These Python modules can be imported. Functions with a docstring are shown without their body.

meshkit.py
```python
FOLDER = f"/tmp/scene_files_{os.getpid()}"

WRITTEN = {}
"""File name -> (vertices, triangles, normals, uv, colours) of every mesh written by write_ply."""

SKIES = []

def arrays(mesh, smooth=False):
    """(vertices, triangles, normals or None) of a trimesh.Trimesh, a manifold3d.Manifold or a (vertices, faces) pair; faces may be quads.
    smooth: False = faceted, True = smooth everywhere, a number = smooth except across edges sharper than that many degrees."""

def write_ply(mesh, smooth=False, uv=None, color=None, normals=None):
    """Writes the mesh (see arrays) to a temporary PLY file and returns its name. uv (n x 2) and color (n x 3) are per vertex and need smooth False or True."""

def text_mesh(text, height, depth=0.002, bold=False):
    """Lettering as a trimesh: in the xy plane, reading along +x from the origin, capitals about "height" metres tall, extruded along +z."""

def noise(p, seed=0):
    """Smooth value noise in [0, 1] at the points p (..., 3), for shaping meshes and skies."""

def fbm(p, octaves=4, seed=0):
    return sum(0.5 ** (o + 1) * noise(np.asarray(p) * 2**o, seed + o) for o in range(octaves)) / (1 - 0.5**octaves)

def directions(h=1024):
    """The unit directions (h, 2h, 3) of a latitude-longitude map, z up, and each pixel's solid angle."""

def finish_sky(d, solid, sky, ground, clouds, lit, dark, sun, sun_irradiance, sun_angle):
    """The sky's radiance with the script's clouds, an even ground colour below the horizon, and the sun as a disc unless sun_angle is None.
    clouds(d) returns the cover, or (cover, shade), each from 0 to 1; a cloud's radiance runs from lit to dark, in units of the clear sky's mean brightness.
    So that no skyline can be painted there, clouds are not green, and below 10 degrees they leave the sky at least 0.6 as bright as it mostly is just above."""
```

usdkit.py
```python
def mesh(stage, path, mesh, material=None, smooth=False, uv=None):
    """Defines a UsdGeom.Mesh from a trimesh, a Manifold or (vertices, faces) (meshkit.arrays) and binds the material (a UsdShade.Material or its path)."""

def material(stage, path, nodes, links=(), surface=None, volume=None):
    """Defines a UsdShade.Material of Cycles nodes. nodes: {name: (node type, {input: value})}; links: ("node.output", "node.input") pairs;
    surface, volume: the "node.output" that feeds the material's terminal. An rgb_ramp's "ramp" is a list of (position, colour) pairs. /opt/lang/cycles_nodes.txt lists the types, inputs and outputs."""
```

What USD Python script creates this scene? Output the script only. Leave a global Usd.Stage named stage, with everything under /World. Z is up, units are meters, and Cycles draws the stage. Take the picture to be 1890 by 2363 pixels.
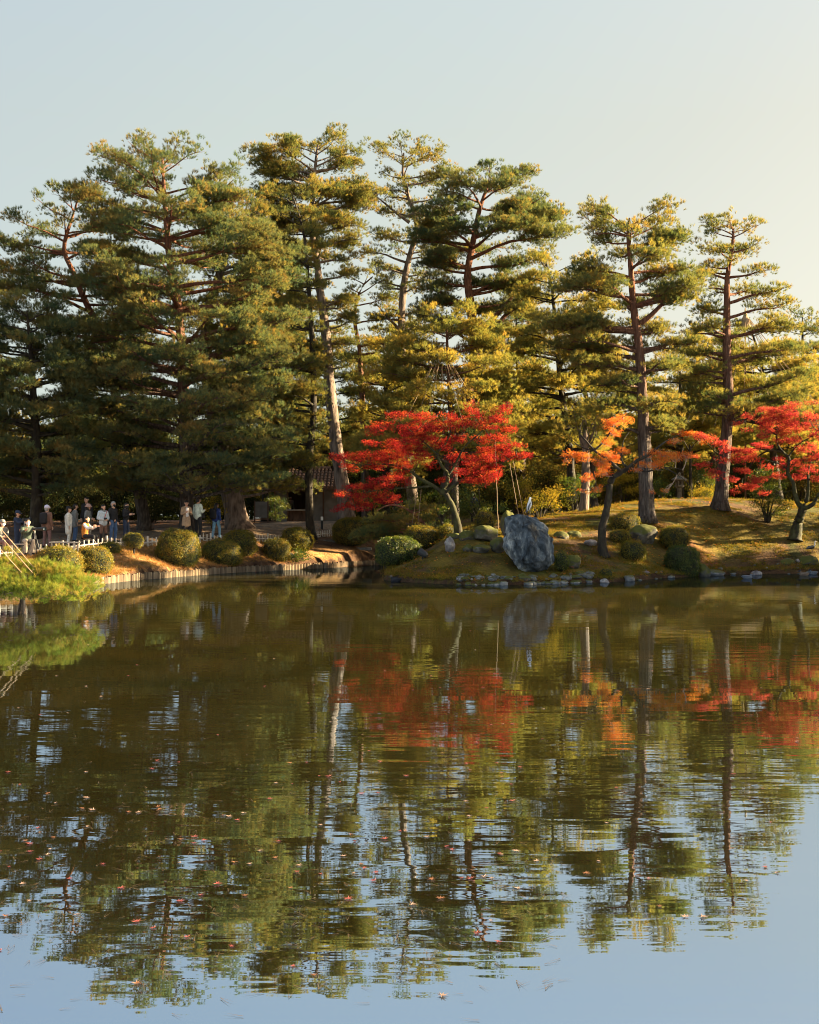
import math, random
import numpy as np
import trimesh
import manifold3d as m3
import shapely
from scipy.interpolate import RBFInterpolator
import usdkit, meshkit
from pxr import Usd, UsdGeom, UsdLux, UsdShade, Gf, Sdf, Vt

stage = Usd.Stage.CreateInMemory()
UsdGeom.SetStageUpAxis(stage, 'Z')
UsdGeom.SetStageMetersPerUnit(stage, 1.0)
UsdGeom.Xform.Define(stage, '/World')
UsdGeom.Scope.Define(stage, '/World/Looks')

# ------------------------------------------------------------------ camera, sky, sun, exposure
FPX, CX, YH, EYE = 2600.0, 945.0, 1215.0, 2.0      # focal length, centre and horizon in photo pixels; eye height above the water
SUN_EL, SUN_AZ = math.radians(19.0), math.radians(81.0)
SKY_STRENGTH, SUN_INT, EXPOSURE = 0.05, 1.25, 3.0

cam = UsdGeom.Camera.Define(stage, '/World/camera')
cam.CreateHorizontalApertureAttr(36.0)
cam.CreateFocalLengthAttr(36.0 * FPX / 1890.0)
cam.CreateVerticalApertureOffsetAttr(36.0 * (YH - 1181.5) / 1890.0)
cam.CreateExposureAttr(EXPOSURE)
cam.CreateClippingRangeAttr(Gf.Vec2f(0.1, 5000))
xc = UsdGeom.Xformable(cam)
xc.AddTranslateOp().Set(Gf.Vec3d(0, 0, EYE))
xc.AddRotateXOp().Set(90.0)

sun = UsdLux.DistantLight.Define(stage, '/World/sun')
sun.CreateIntensityAttr(SUN_INT)
sun.CreateAngleAttr(0.53)
sun.CreateColorAttr(Gf.Vec3f(1.0, 0.77, 0.45))
sun.GetPrim().CreateAttribute('inputs:normalize', Sdf.ValueTypeNames.Bool).Set(True)
SUNV = np.array([math.sin(SUN_AZ) * math.cos(SUN_EL), math.cos(SUN_AZ) * math.cos(SUN_EL), math.sin(SUN_EL)])
UsdGeom.Xformable(sun).AddTransformOp().Set(Gf.Matrix4d(Gf.Rotation(Gf.Vec3d(0, 0, 1), Gf.Vec3d(*SUNV)), Gf.Vec3d(0, 0, 0)))

dome = UsdLux.DomeLight.Define(stage, '/World/sky')
sky_mat = usdkit.material(stage, '/World/Looks/sky_look', {
    'sky': ('sky_texture', {'sky_type': 'single_scattering', 'sun_disc': False, 'sun_elevation': SUN_EL, 'sun_rotation': SUN_AZ,
                            'altitude': 50.0, 'air_density': 1.0, 'aerosol_density': 2.2, 'ozone_density': 1.0}),
    'tc': ('texture_coordinate', {}), 'sx': ('separate_xyz', {}),      # a thin, even veil of high cloud over the clear sky
    'veil': ('map_range', {'from_min': 0.33, 'from_max': 0.95, 'to_min': 0.90, 'to_max': 0.35, 'clamp': True}),
    'dt': ('vector_math', {'math_type': 'dot_product', 'vector2': tuple(SUNV)}), 'lo': ('math', {'math_type': 'subtract', 'value1': 0.42}), 'ad': ('math', {'math_type': 'add'}),
    'fm': ('map_range', {'from_min': -0.2, 'from_max': 1.2, 'clamp': True}),
    'vr': ('rgb_ramp', {'ramp': [((f + 0.2) / 1.4, tuple(0.735 * np.array(c) * [1.02, 1.0, 0.935])) for f, c in [(-0.2, (1.85, 2.15, 2.26)), (0.0, (1.95, 2.22, 2.28)), (0.2, (2.16, 2.40, 2.30)), (0.35, (2.24, 2.44, 2.30)),
                                                                                     (0.55, (2.50, 2.54, 2.26)), (0.82, (3.05, 2.90, 2.38)), (1.2, (4.6, 3.6, 2.4))]]}), 'mx': ('mix', {}),
    'bg': ('background_shader', {'strength': SKY_STRENGTH})},
    [('tc.generated', 'sx.vector'), ('sx.z', 'veil.value'), ('veil.result', 'mx.fac'), ('tc.generated', 'dt.vector1'), ('sx.z', 'lo.value2'), ('dt.value', 'ad.value1'), ('lo.value', 'ad.value2'),
     ('ad.value', 'fm.value'), ('fm.result', 'vr.fac'), ('sky.color', 'mx.color1'), ('vr.color', 'mx.color2'), ('mx.color', 'bg.color')], surface='bg.background')
UsdShade.MaterialBindingAPI.Apply(dome.GetPrim()).Bind(sky_mat)
dome.GetPrim().SetCustomDataByKey('kind', 'structure')
dome.GetPrim().SetCustomDataByKey('label', 'pale clear late afternoon sky, cream towards the right')

# ------------------------------------------------------------------ helpers
RNG = np.random.default_rng(7)
S = 1890.0 / 1724.0


def P(px, py, Y):
    """photo pixel at depth Y -> world point"""
    return np.array([(px - CX) / FPX * Y, Y, EYE - (py - YH) / FPX * Y])


def D(x, y, Y):
    return P(x * S, y * S, Y)


used = {}


def free(parent, name):
    key = f'{parent}/{name}'
    n = used.get(key, -1) + 1
    used[key] = n
    return key if n == 0 else f'{key}_{n:03d}'


def tag(prim, label=None, cat=None, group=None, kind=None):
    prim = prim.GetPrim() if hasattr(prim, 'GetPrim') else prim
    for k, v in (('label', label), ('category', cat), ('group', group), ('kind', kind)):
        if v:
            prim.SetCustomDataByKey(k, v)
    return prim


def thing(name, label, cat, loc=(0, 0, 0), rz=0.0, group=None, scale=None):
    x = UsdGeom.Xform.Define(stage, free('/World', name))
    x.AddTranslateOp().Set(Gf.Vec3d(*map(float, loc)))
    if rz:
        x.AddRotateZOp().Set(math.degrees(rz))
    if scale:
        x.AddScaleOp().Set(Gf.Vec3f(*map(float, scale)))
    tag(x, label, cat, group)
    return str(x.GetPath())


def part(parent, name, mesh, mat, smooth=False, label=None, kind=None):
    m = usdkit.mesh(stage, free(parent, name), mesh, LOOK[mat] if isinstance(mat, str) else mat, smooth=smooth)
    if label or kind:
        tag(m, label, kind=kind)
    return str(m.GetPath())


def copy_of(path, name, label, cat, loc, rz=0, group=None, scale=None):
    x = UsdGeom.Xform.Define(stage, free('/World', name))
    p = x.GetPrim()
    p.GetReferences().AddInternalReference(path)
    x.ClearXformOpOrder()
    x.AddTranslateOp().Set(Gf.Vec3d(*map(float, loc)))
    x.AddRotateZOp().Set(math.degrees(rz))
    x.AddScaleOp().Set(Gf.Vec3f(*map(float, scale or (1, 1, 1))))
    p.SetInstanceable(True)
    tag(p, label, cat, group)
    return p


def unit(v):
    v = np.asarray(v, float)
    return v / (np.linalg.norm(v, axis=-1, keepdims=True) + 1e-12)


def tube(points, radii, sides=8, wob=0.0, seed=0, cap=True):
    p = np.asarray(points, float)
    n = len(p)
    t = unit(np.gradient(p, axis=0))
    ref = np.where(np.abs(t[:, 2:]) < 0.9, [0, 0, 1.0], [1.0, 0, 0])
    a = unit(np.cross(t, ref))
    b = np.cross(t, a)
    r = np.broadcast_to(np.asarray(radii, float), (n,))
    ang = np.arange(sides) * 2 * np.pi / sides
    rr = np.broadcast_to(r[:, None], (n, sides)).copy()
    if wob:
        g = np.random.default_rng(seed)
        rr *= 1 + wob * g.normal(size=(n, sides))
    v = p[:, None] + rr[..., None] * (np.cos(ang)[None, :, None] * a[:, None] + np.sin(ang)[None, :, None] * b[:, None])
    i, j = np.meshgrid(np.arange(n - 1), np.arange(sides), indexing='ij')
    q = np.stack([i * sides + j, i * sides + (j + 1) % sides, (i + 1) * sides + (j + 1) % sides, (i + 1) * sides + j], -1).reshape(-1, 4)
    f = np.vstack([q[:, [0, 1, 2]], q[:, [0, 2, 3]]])
    v = v.reshape(-1, 3)
    if cap:
        v = np.vstack([v, p[:1], p[-1:]])
        c0, c1 = len(v) - 2, len(v) - 1
        k = np.arange(sides)
        f = np.vstack([f, np.stack([np.full(sides, c0), (k + 1) % sides, k], 1),
                       np.stack([np.full(sides, c1), (n - 1) * sides + k, (n - 1) * sides + (k + 1) % sides], 1)])
    return v, f


def join(meshes):
    vs, fs, n = [], [], 0
    for v, f in meshes:
        vs.append(v), fs.append(np.asarray(f) + n)
        n += len(v)
    return np.vstack(vs), np.vstack(fs)


def vf(m):
    if hasattr(m, 'to_mesh'):
        q = m.to_mesh()
        return np.array(q.vert_properties[:, :3]), np.array(q.tri_verts)
    return np.array(m.vertices), np.array(m.faces)


def box(cx, cy, cz, sx, sy, sz, bev=0.0):
    if bev:
        c = m3.Manifold.batch_hull([m3.Manifold.cube((sx - 2 * bev * (k != 0), sy - 2 * bev * (k != 1), sz - 2 * bev * (k != 2)), True) for k in range(3)])
        v, f = vf(c)
    else:
        v, f = vf(trimesh.creation.box((sx, sy, sz)))
    return v + [cx, cy, cz], f


def spline(pts, n):
    pts = np.asarray(pts, float)
    if len(pts) < 3:
        u = np.linspace(0, 1, n)[:, None]
        return pts[0] * (1 - u) + pts[-1] * u
    from scipy.interpolate import PchipInterpolator
    d = np.concatenate([[0], np.cumsum(np.linalg.norm(np.diff(pts, axis=0), axis=1))])
    return PchipInterpolator(d, pts)(np.linspace(0, d[-1], n))


def instancer(parent, name, protos, pos, quat, scale, idx, kind='stuff'):
    """protos: list of (name, mesh, look)"""
    pi = UsdGeom.PointInstancer.Define(stage, free(parent, name))
    base = str(pi.GetPath())
    for nm, mesh, look in protos:
        pp = free(base, nm)
        usdkit.mesh(stage, pp, mesh, LOOK[look])
        pi.CreatePrototypesRel().AddTarget(pp)
    pi.CreatePositionsAttr(Vt.Vec3fArray.FromNumpy(np.asarray(pos, np.float32)))
    q = np.asarray(quat, np.float32)
    pi.CreateOrientationsAttr(Vt.QuathArray([Gf.Quath(float(a[0]), float(a[1]), float(a[2]), float(a[3])) for a in q]))
    sc = np.asarray(scale, np.float32)
    if sc.ndim == 1:
        sc = np.repeat(sc[:, None], 3, 1)
    pi.CreateScalesAttr(Vt.Vec3fArray.FromNumpy(sc))
    pi.CreateProtoIndicesAttr(Vt.IntArray.FromNumpy(np.asarray(idx, np.int32)))
    if kind:
        tag(pi, kind=kind)
    return pi


def quats(normals, g, spin=True):
    """quaternions turning +z to each normal after a random spin about z"""
    n = unit(normals)
    z = np.array([0, 0, 1.0])
    c = np.cross(np.broadcast_to(z, n.shape), n)
    w = 1 + n[:, 2]
    q = np.concatenate([w[:, None], c], 1)
    q[w < 1e-6] = [0, 1, 0, 0]
    q = unit(q)
    a = g.uniform(0, 2 * np.pi, len(n)) if spin else np.zeros(len(n))
    s = np.stack([np.cos(a / 2), 0 * a, 0 * a, np.sin(a / 2)], 1)
    w1, x1, y1, z1 = q.T
    w2, x2, y2, z2 = s.T
    return np.stack([w1 * w2 - x1 * x2 - y1 * y2 - z1 * z2, w1 * x2 + x1 * w2 + y1 * z2 - z1 * y2,
                     w1 * y2 - x1 * z2 + y1 * w2 + z1 * x2, w1 * z2 + x1 * y2 - y1 * x2 + z1 * w2], 1)


# ------------------------------------------------------------------ materials
LOOK = {}


def mat(name, nodes, links, surface):
    LOOK[name] = usdkit.material(stage, f'/World/Looks/{name}', nodes, links, surface=surface)


def leaf_look(name, ramp, trans, tfac=0.38, scale=0.55, spec=0.0, rnd=0.5):
    """leaves: colour varies with place and from spray to spray; light shines through"""
    stops = [(i / (len(ramp) - 1), c) for i, c in enumerate(ramp)]
    nodes = {'g': ('geometry', {}), 'n': ('noise_texture', {'scale': scale, 'detail': 3.0}),
             'o': ('object_info', {}), 'mx': ('mix_float', {'fac': rnd}),
             'mr': ('map_range', {'from_min': 0.28, 'from_max': 0.72, 'clamp': True}),
             'r': ('rgb_ramp', {'ramp': stops}), 'tm': ('mix', {'mix_type': 'multiply', 'fac': 1.0, 'color2': trans}),
             'd': ('diffuse_bsdf', {}), 't': ('translucent_bsdf', {}), 'm': ('mix_closure', {'fac': tfac})}
    links = [('g.position', 'n.vector'), ('n.fac', 'mx.a'), ('o.random', 'mx.b'), ('mx.value' if False else 'mx.result', 'mr.value'), ('mr.result', 'r.fac'), ('r.color', 'd.color'),
             ('r.color', 'tm.color1'), ('tm.color', 't.color'), ('d.BSDF', 'm.closure1'), ('t.BSDF', 'm.closure2')]
    out = 'm.closure'
    if spec:
        nodes['gl'] = ('glossy_bsdf', {'roughness': 0.35, 'color': (1, 1, 1)})
        nodes['m2'] = ('mix_closure', {'fac': spec})
        links += [('m.closure', 'm2.closure1'), ('gl.BSDF', 'm2.closure2')]
        out = 'm2.closure'
    mat(name, nodes, links, out)


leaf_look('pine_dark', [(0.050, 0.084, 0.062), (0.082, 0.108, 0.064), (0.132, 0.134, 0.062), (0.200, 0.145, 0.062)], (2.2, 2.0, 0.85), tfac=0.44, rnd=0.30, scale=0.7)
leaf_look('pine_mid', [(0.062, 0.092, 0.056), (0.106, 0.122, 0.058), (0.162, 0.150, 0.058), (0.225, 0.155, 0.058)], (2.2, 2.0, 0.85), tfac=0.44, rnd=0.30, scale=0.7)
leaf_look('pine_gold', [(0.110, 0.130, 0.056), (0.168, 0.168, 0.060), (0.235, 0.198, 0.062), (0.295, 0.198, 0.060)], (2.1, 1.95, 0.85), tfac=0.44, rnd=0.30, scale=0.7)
leaf_look('pine_front', [(0.09, 0.13, 0.03), (0.14, 0.17, 0.035), (0.19, 0.19, 0.04), (0.22, 0.17, 0.05)], (1.8, 1.8, 0.8), scale=3.0)
leaf_look('maple_red', [(0.11, 0.008, 0.016), (0.25, 0.016, 0.022), (0.39, 0.036, 0.024), (0.52, 0.13, 0.028)], (1.5, 1.7, 1.2), tfac=0.36, scale=4.5, rnd=0.3)
leaf_look('maple_crimson', [(0.17, 0.014, 0.030), (0.36, 0.032, 0.042), (0.48, 0.065, 0.050), (0.52, 0.17, 0.045)], (1.4, 1.6, 1.2), tfac=0.45, scale=4.5, rnd=0.3)
leaf_look('maple_orange', [(0.42, 0.070, 0.024), (0.52, 0.13, 0.032), (0.56, 0.20, 0.045), (0.50, 0.27, 0.07)], (1.6, 1.6, 1.0), tfac=0.45, scale=4.5, rnd=0.3)
leaf_look('azalea_leaf', [(0.075, 0.082, 0.016), (0.120, 0.116, 0.018), (0.175, 0.145, 0.020), (0.22, 0.135, 0.022)], (1.7, 1.6, 0.8), tfac=0.25, scale=1.5, spec=0.012)
leaf_look('evergreen_leaf', [(0.020, 0.045, 0.014), (0.040, 0.070, 0.016), (0.080, 0.100, 0.02), (0.13, 0.13, 0.02)], (2.0, 1.9, 0.8), tfac=0.3, scale=0.8, spec=0.02)
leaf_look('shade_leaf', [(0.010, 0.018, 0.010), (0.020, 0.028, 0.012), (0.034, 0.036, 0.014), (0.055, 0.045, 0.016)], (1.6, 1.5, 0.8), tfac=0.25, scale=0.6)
leaf_look('yellow_leaf', [(0.10, 0.10, 0.02), (0.18, 0.16, 0.025), (0.26, 0.20, 0.03), (0.30, 0.20, 0.04)], (1.8, 1.7, 0.8), tfac=0.4, scale=0.8)
leaf_look('grass_blade', [(0.07, 0.080, 0.016), (0.13, 0.115, 0.02), (0.20, 0.145, 0.025), (0.23, 0.12, 0.04)], (1.6, 1.5, 0.8), tfac=0.3, scale=0.5)
leaf_look('straw_blade', [(0.16, 0.12, 0.03), (0.26, 0.15, 0.05), (0.34, 0.19, 0.07), (0.36, 0.16, 0.07)], (1.3, 1.2, 0.8), tfac=0.25, scale=0.8)
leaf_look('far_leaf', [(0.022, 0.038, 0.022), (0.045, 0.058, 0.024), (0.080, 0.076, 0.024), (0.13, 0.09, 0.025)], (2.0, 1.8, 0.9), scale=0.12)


def rough_look(name, ramp, scale=3.0, stretch=(1, 1, 1), rough=0.85, bump=0.5, bscale=None, dist=0.03, detail=6.0, moss=None, spec=0.3, bdetail=6.0):
    stops = ramp if np.ndim(ramp[0][0]) == 0 and len(ramp[0]) == 2 else [(i / (len(ramp) - 1), c) for i, c in enumerate(ramp)]
    nodes = {'g': ('geometry', {}), 'mp': ('mapping', {'scale': stretch}),
             'n': ('noise_texture', {'scale': scale, 'detail': detail, 'roughness': 0.62, 'distortion': 1.4 if name == 'boulder_stone' else 0.0}),
             'mr': ('map_range', {'from_min': 0.3 + 0.06 * (name == 'boulder_stone'), 'from_max': 0.7 - 0.07 * (name == 'boulder_stone'), 'clamp': True}),
             'r': ('rgb_ramp', {'ramp': stops}),
             'nb': ('noise_texture', {'scale': bscale or scale * 2.5, 'detail': bdetail, 'roughness': 0.65}),
             'b': ('bump', {'strength': bump, 'distance': dist}),
             'p': ('principled_bsdf', {'roughness': rough, 'specular_ior_level': spec})}
    links = [('g.position', 'mp.vector'), ('mp.vector', 'n.vector'), ('mp.vector', 'nb.vector'), ('n.fac', 'mr.value'), ('mr.result', 'r.fac'),
             ('nb.fac', 'b.height'), ('b.normal', 'p.normal')]
    col = 'r.color'
    if moss:
        mc, lo, hi = moss
        nodes.update({'sx': ('separate_xyz', {}), 'mn': ('noise_texture', {'scale': 5.0, 'detail': 8.0, 'roughness': 0.7}), 'ma': ('math', {'math_type': 'multiply_add', 'value2': 1.6}),
                      'mm': ('map_range', {'from_min': lo, 'from_max': hi, 'clamp': True}), 'mc': ('mix', {'color2': mc})})
        links += [('g.normal', 'sx.vector'), ('g.position', 'mn.vector'), ('mn.fac', 'ma.value1'), ('sx.z', 'ma.value3'), ('ma.value', 'mm.value'), ('mm.result', 'mc.fac'), ('r.color', 'mc.color1')]
        col = 'mc.color'
    links.append((col, 'p.base_color'))
    mat(name, nodes, links, 'p.BSDF')


rough_look('bark_red', [(0.05, 0.025, 0.02), (0.14, 0.055, 0.032), (0.25, 0.10, 0.055), (0.30, 0.15, 0.09)], 5.0, (1, 1, 0.35), bump=1.0, dist=0.06)
rough_look('bark_grey', [(0.035, 0.028, 0.024), (0.10, 0.075, 0.060), (0.19, 0.14, 0.11), (0.26, 0.20, 0.16)], 6.0, (1, 1, 0.22), bump=1.0, dist=0.07)
mat('bark_pine', {
    'g': ('geometry', {}), 'mp': ('mapping', {'scale': (1, 1, 0.16)}), 'n': ('noise_texture', {'scale': 10.0, 'detail': 8.0, 'roughness': 0.7}),
    'v': ('voronoi_texture', {'scale': 8.0, 'feature': 'distance_to_edge'}), 'sx': ('separate_xyz', {}),
    'zr': ('map_range', {'from_min': 5.0, 'from_max': 13.0, 'clamp': True}),
    'ra': ('rgb_ramp', {'ramp': [(0.32, (0.016, 0.013, 0.012)), (0.5, (0.070, 0.058, 0.052)), (0.68, (0.17, 0.145, 0.125))]}),
    'rb': ('rgb_ramp', {'ramp': [(0.3, (0.05, 0.025, 0.018)), (0.5, (0.15, 0.062, 0.036)), (0.7, (0.24, 0.11, 0.065))]}),
    'mx': ('mix', {}), 'ad': ('math', {'math_type': 'multiply_add', 'value2': 0.6}), 'b': ('bump', {'strength': 1.0, 'distance': 0.14}), 'p': ('principled_bsdf', {'roughness': 0.9, 'specular_ior_level': 0.2})},
    [('g.position', 'mp.vector'), ('mp.vector', 'n.vector'), ('mp.vector', 'v.vector'), ('g.position', 'sx.vector'), ('sx.z', 'zr.value'), ('zr.result', 'mx.fac'), ('n.fac', 'ra.fac'), ('n.fac', 'rb.fac'),
     ('ra.color', 'mx.color1'), ('rb.color', 'mx.color2'), ('mx.color', 'p.base_color'), ('v.distance', 'ad.value1'), ('n.fac', 'ad.value3'), ('ad.value', 'b.height'), ('b.normal', 'p.normal')], 'p.BSDF')
rough_look('bark_dark', [(0.008, 0.006, 0.005), (0.018, 0.014, 0.011), (0.034, 0.028, 0.018), (0.065, 0.056, 0.038)], 6.0, (1, 1, 0.4), bump=0.9, dist=0.04)
rough_look('bark_mossy', [(0.010, 0.008, 0.006), (0.022, 0.018, 0.010), (0.040, 0.042, 0.011), (0.07, 0.065, 0.035)], 4.0, (1, 1, 0.6), bump=0.9, dist=0.04)
rough_look('bark_pale', [(0.16, 0.11, 0.08), (0.28, 0.20, 0.15), (0.36, 0.28, 0.22)], 5.0, bump=0.4)
rough_look('boulder_stone', [(0.008, 0.011, 0.015), (0.030, 0.041, 0.055), (0.060, 0.078, 0.10), (0.13, 0.155, 0.18), (0.34, 0.36, 0.37)], 1.5, (1.3, 1.0, 0.55), rough=0.7, bump=1.0, bscale=6.0, dist=0.12, detail=10.0, bdetail=10.0)
rough_look('shore_stone', [(0.03, 0.033, 0.036), (0.07, 0.075, 0.08), (0.14, 0.142, 0.142), (0.26, 0.255, 0.245)], 3.0, rough=0.7, bump=0.6, moss=((0.065, 0.065, 0.012), 1.35, 1.75))
rough_look('mossy_stone', [(0.025, 0.025, 0.023), (0.065, 0.062, 0.055), (0.14, 0.135, 0.12)], 3.5, rough=0.85, bump=0.8, moss=((0.062, 0.066, 0.010), 0.6, 1.2))
rough_look('pale_stone', [(0.09, 0.075, 0.08), (0.19, 0.17, 0.17), (0.38, 0.365, 0.35)], 4.0, rough=0.8, bump=0.8)
rough_look('lantern_stone', [(0.06, 0.055, 0.045), (0.12, 0.11, 0.095), (0.20, 0.185, 0.16)], 6.0, bump=0.5)
rough_look('log_wood', [(0.10, 0.07, 0.045), (0.24, 0.17, 0.11), (0.38, 0.29, 0.19), (0.50, 0.42, 0.30)], 4.0, (1, 1, 0.5), bump=0.6)
rough_look('pale_wood', [(0.38, 0.33, 0.27), (0.52, 0.46, 0.39), (0.64, 0.58, 0.50)], 6.0, (1, 1, 0.3), bump=0.3, dist=0.01)
rough_look('dark_wood', [(0.05, 0.03, 0.02), (0.10, 0.055, 0.035), (0.15, 0.085, 0.055)], 5.0, (1, 1, 0.3), bump=0.4)
rough_look('plaster', [(0.09, 0.08, 0.07), (0.13, 0.12, 0.105), (0.17, 0.155, 0.14)], 2.0, bump=0.2)
rough_look('roof_tile', [(0.08, 0.045, 0.03), (0.14, 0.075, 0.048), (0.20, 0.12, 0.075)], 6.0, bump=0.4)
rough_look('bamboo', [(0.14, 0.095, 0.055), (0.22, 0.15, 0.085), (0.32, 0.23, 0.14)], 4.0, (1, 1, 0.2), rough=0.6, bump=0.2)
rough_look('rope', [(0.22, 0.15, 0.085), (0.36, 0.26, 0.16)], 8.0, bump=0.1)
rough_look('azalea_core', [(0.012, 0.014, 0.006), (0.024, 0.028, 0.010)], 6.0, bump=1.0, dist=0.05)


def plain(name, col, rough=0.75, var=0.25, metallic=0.0, scale=14.0, bump=0.25):
    c = np.array(col)
    rough_look(name, [tuple(c * (1 - var)), tuple(c), tuple(np.minimum(c * (1 + var), 0.95))], scale, rough=rough, bump=bump, dist=0.01)


mat('log_wood', {'g': ('geometry', {}), 'o': ('object_info', {}), 'mp': ('mapping', {'scale': (1, 1, 0.3)}), 'n': ('noise_texture', {'scale': 9.0, 'detail': 6.0}), 'ad': ('mix_float', {'fac': 0.55}),
    'r': ('rgb_ramp', {'ramp': [(0.1, (0.05, 0.034, 0.022)), (0.45, (0.12, 0.085, 0.052)), (0.7, (0.20, 0.145, 0.088)), (0.95, (0.32, 0.26, 0.18))]}), 'b': ('bump', {'strength': 0.6, 'distance': 0.02}), 'p': ('principled_bsdf', {'roughness': 0.9})},
    [('g.position', 'mp.vector'), ('mp.vector', 'n.vector'), ('n.fac', 'ad.a'), ('o.random', 'ad.b'), ('ad.result', 'r.fac'), ('r.color', 'p.base_color'), ('n.fac', 'b.height'), ('b.normal', 'p.normal')], 'p.BSDF')
plain('skin', (0.52, 0.30, 0.21), 0.55, 0.1)
plain('black_hair', (0.015, 0.012, 0.011), 0.5)
plain('grey_hair', (0.26, 0.25, 0.25), 0.6)
plain('navy_cloth', (0.022, 0.032, 0.065)); plain('black_cloth', (0.014, 0.014, 0.017)); plain('deep_blue_cloth', (0.02, 0.04, 0.16))
plain('brown_cloth', (0.16, 0.085, 0.062)); plain('mauve_cloth', (0.20, 0.11, 0.10)); plain('green_cloth', (0.055, 0.075, 0.055))
plain('beige_cloth', (0.42, 0.36, 0.29)); plain('cream_cloth', (0.60, 0.58, 0.53)); plain('pale_blue_cloth', (0.40, 0.45, 0.50))
plain('tan_cloth', (0.38, 0.26, 0.17)); plain('mint_cloth', (0.55, 0.62, 0.56)); plain('jeans', (0.055, 0.10, 0.20)); plain('pale_jeans', (0.17, 0.32, 0.46))
plain('orange_cloth', (0.48, 0.16, 0.025)); plain('white_cloth', (0.72, 0.69, 0.70)); plain('pink_cloth', (0.42, 0.25, 0.20)); plain('grey_cloth', (0.16, 0.16, 0.155))
plain('red_cloth', (0.40, 0.05, 0.04)); plain('mask_white', (0.75, 0.75, 0.76)); plain('mask_black', (0.02, 0.02, 0.022)); plain('lilac_cloth', (0.55, 0.52, 0.66))
plain('black_metal', (0.02, 0.021, 0.023), 0.4); plain('steel', (0.4, 0.4, 0.4), 0.35); plain('lens_glass', (0.45, 0.62, 0.75), 0.15, 0.05); plain('white_paint', (0.75, 0.75, 0.73), 0.5, 0.05)
plain('feather_white', (0.62, 0.63, 0.64)); plain('feather_grey', (0.10, 0.115, 0.14)); plain('feather_black', (0.018, 0.018, 0.022)); plain('feather_brown', (0.14, 0.10, 0.075)); plain('bill_yellow', (0.55, 0.36, 0.06)); plain('leg_grey', (0.2, 0.17, 0.12))
plain('floating_red', (0.17, 0.042, 0.036), 0.5, 0.45); plain('floating_pale', (0.23, 0.155, 0.12), 0.5, 0.3); plain('floating_orange', (0.15, 0.065, 0.028), 0.5, 0.3); plain('dry_needle', (0.09, 0.058, 0.028), 0.6, 0.3)

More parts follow.
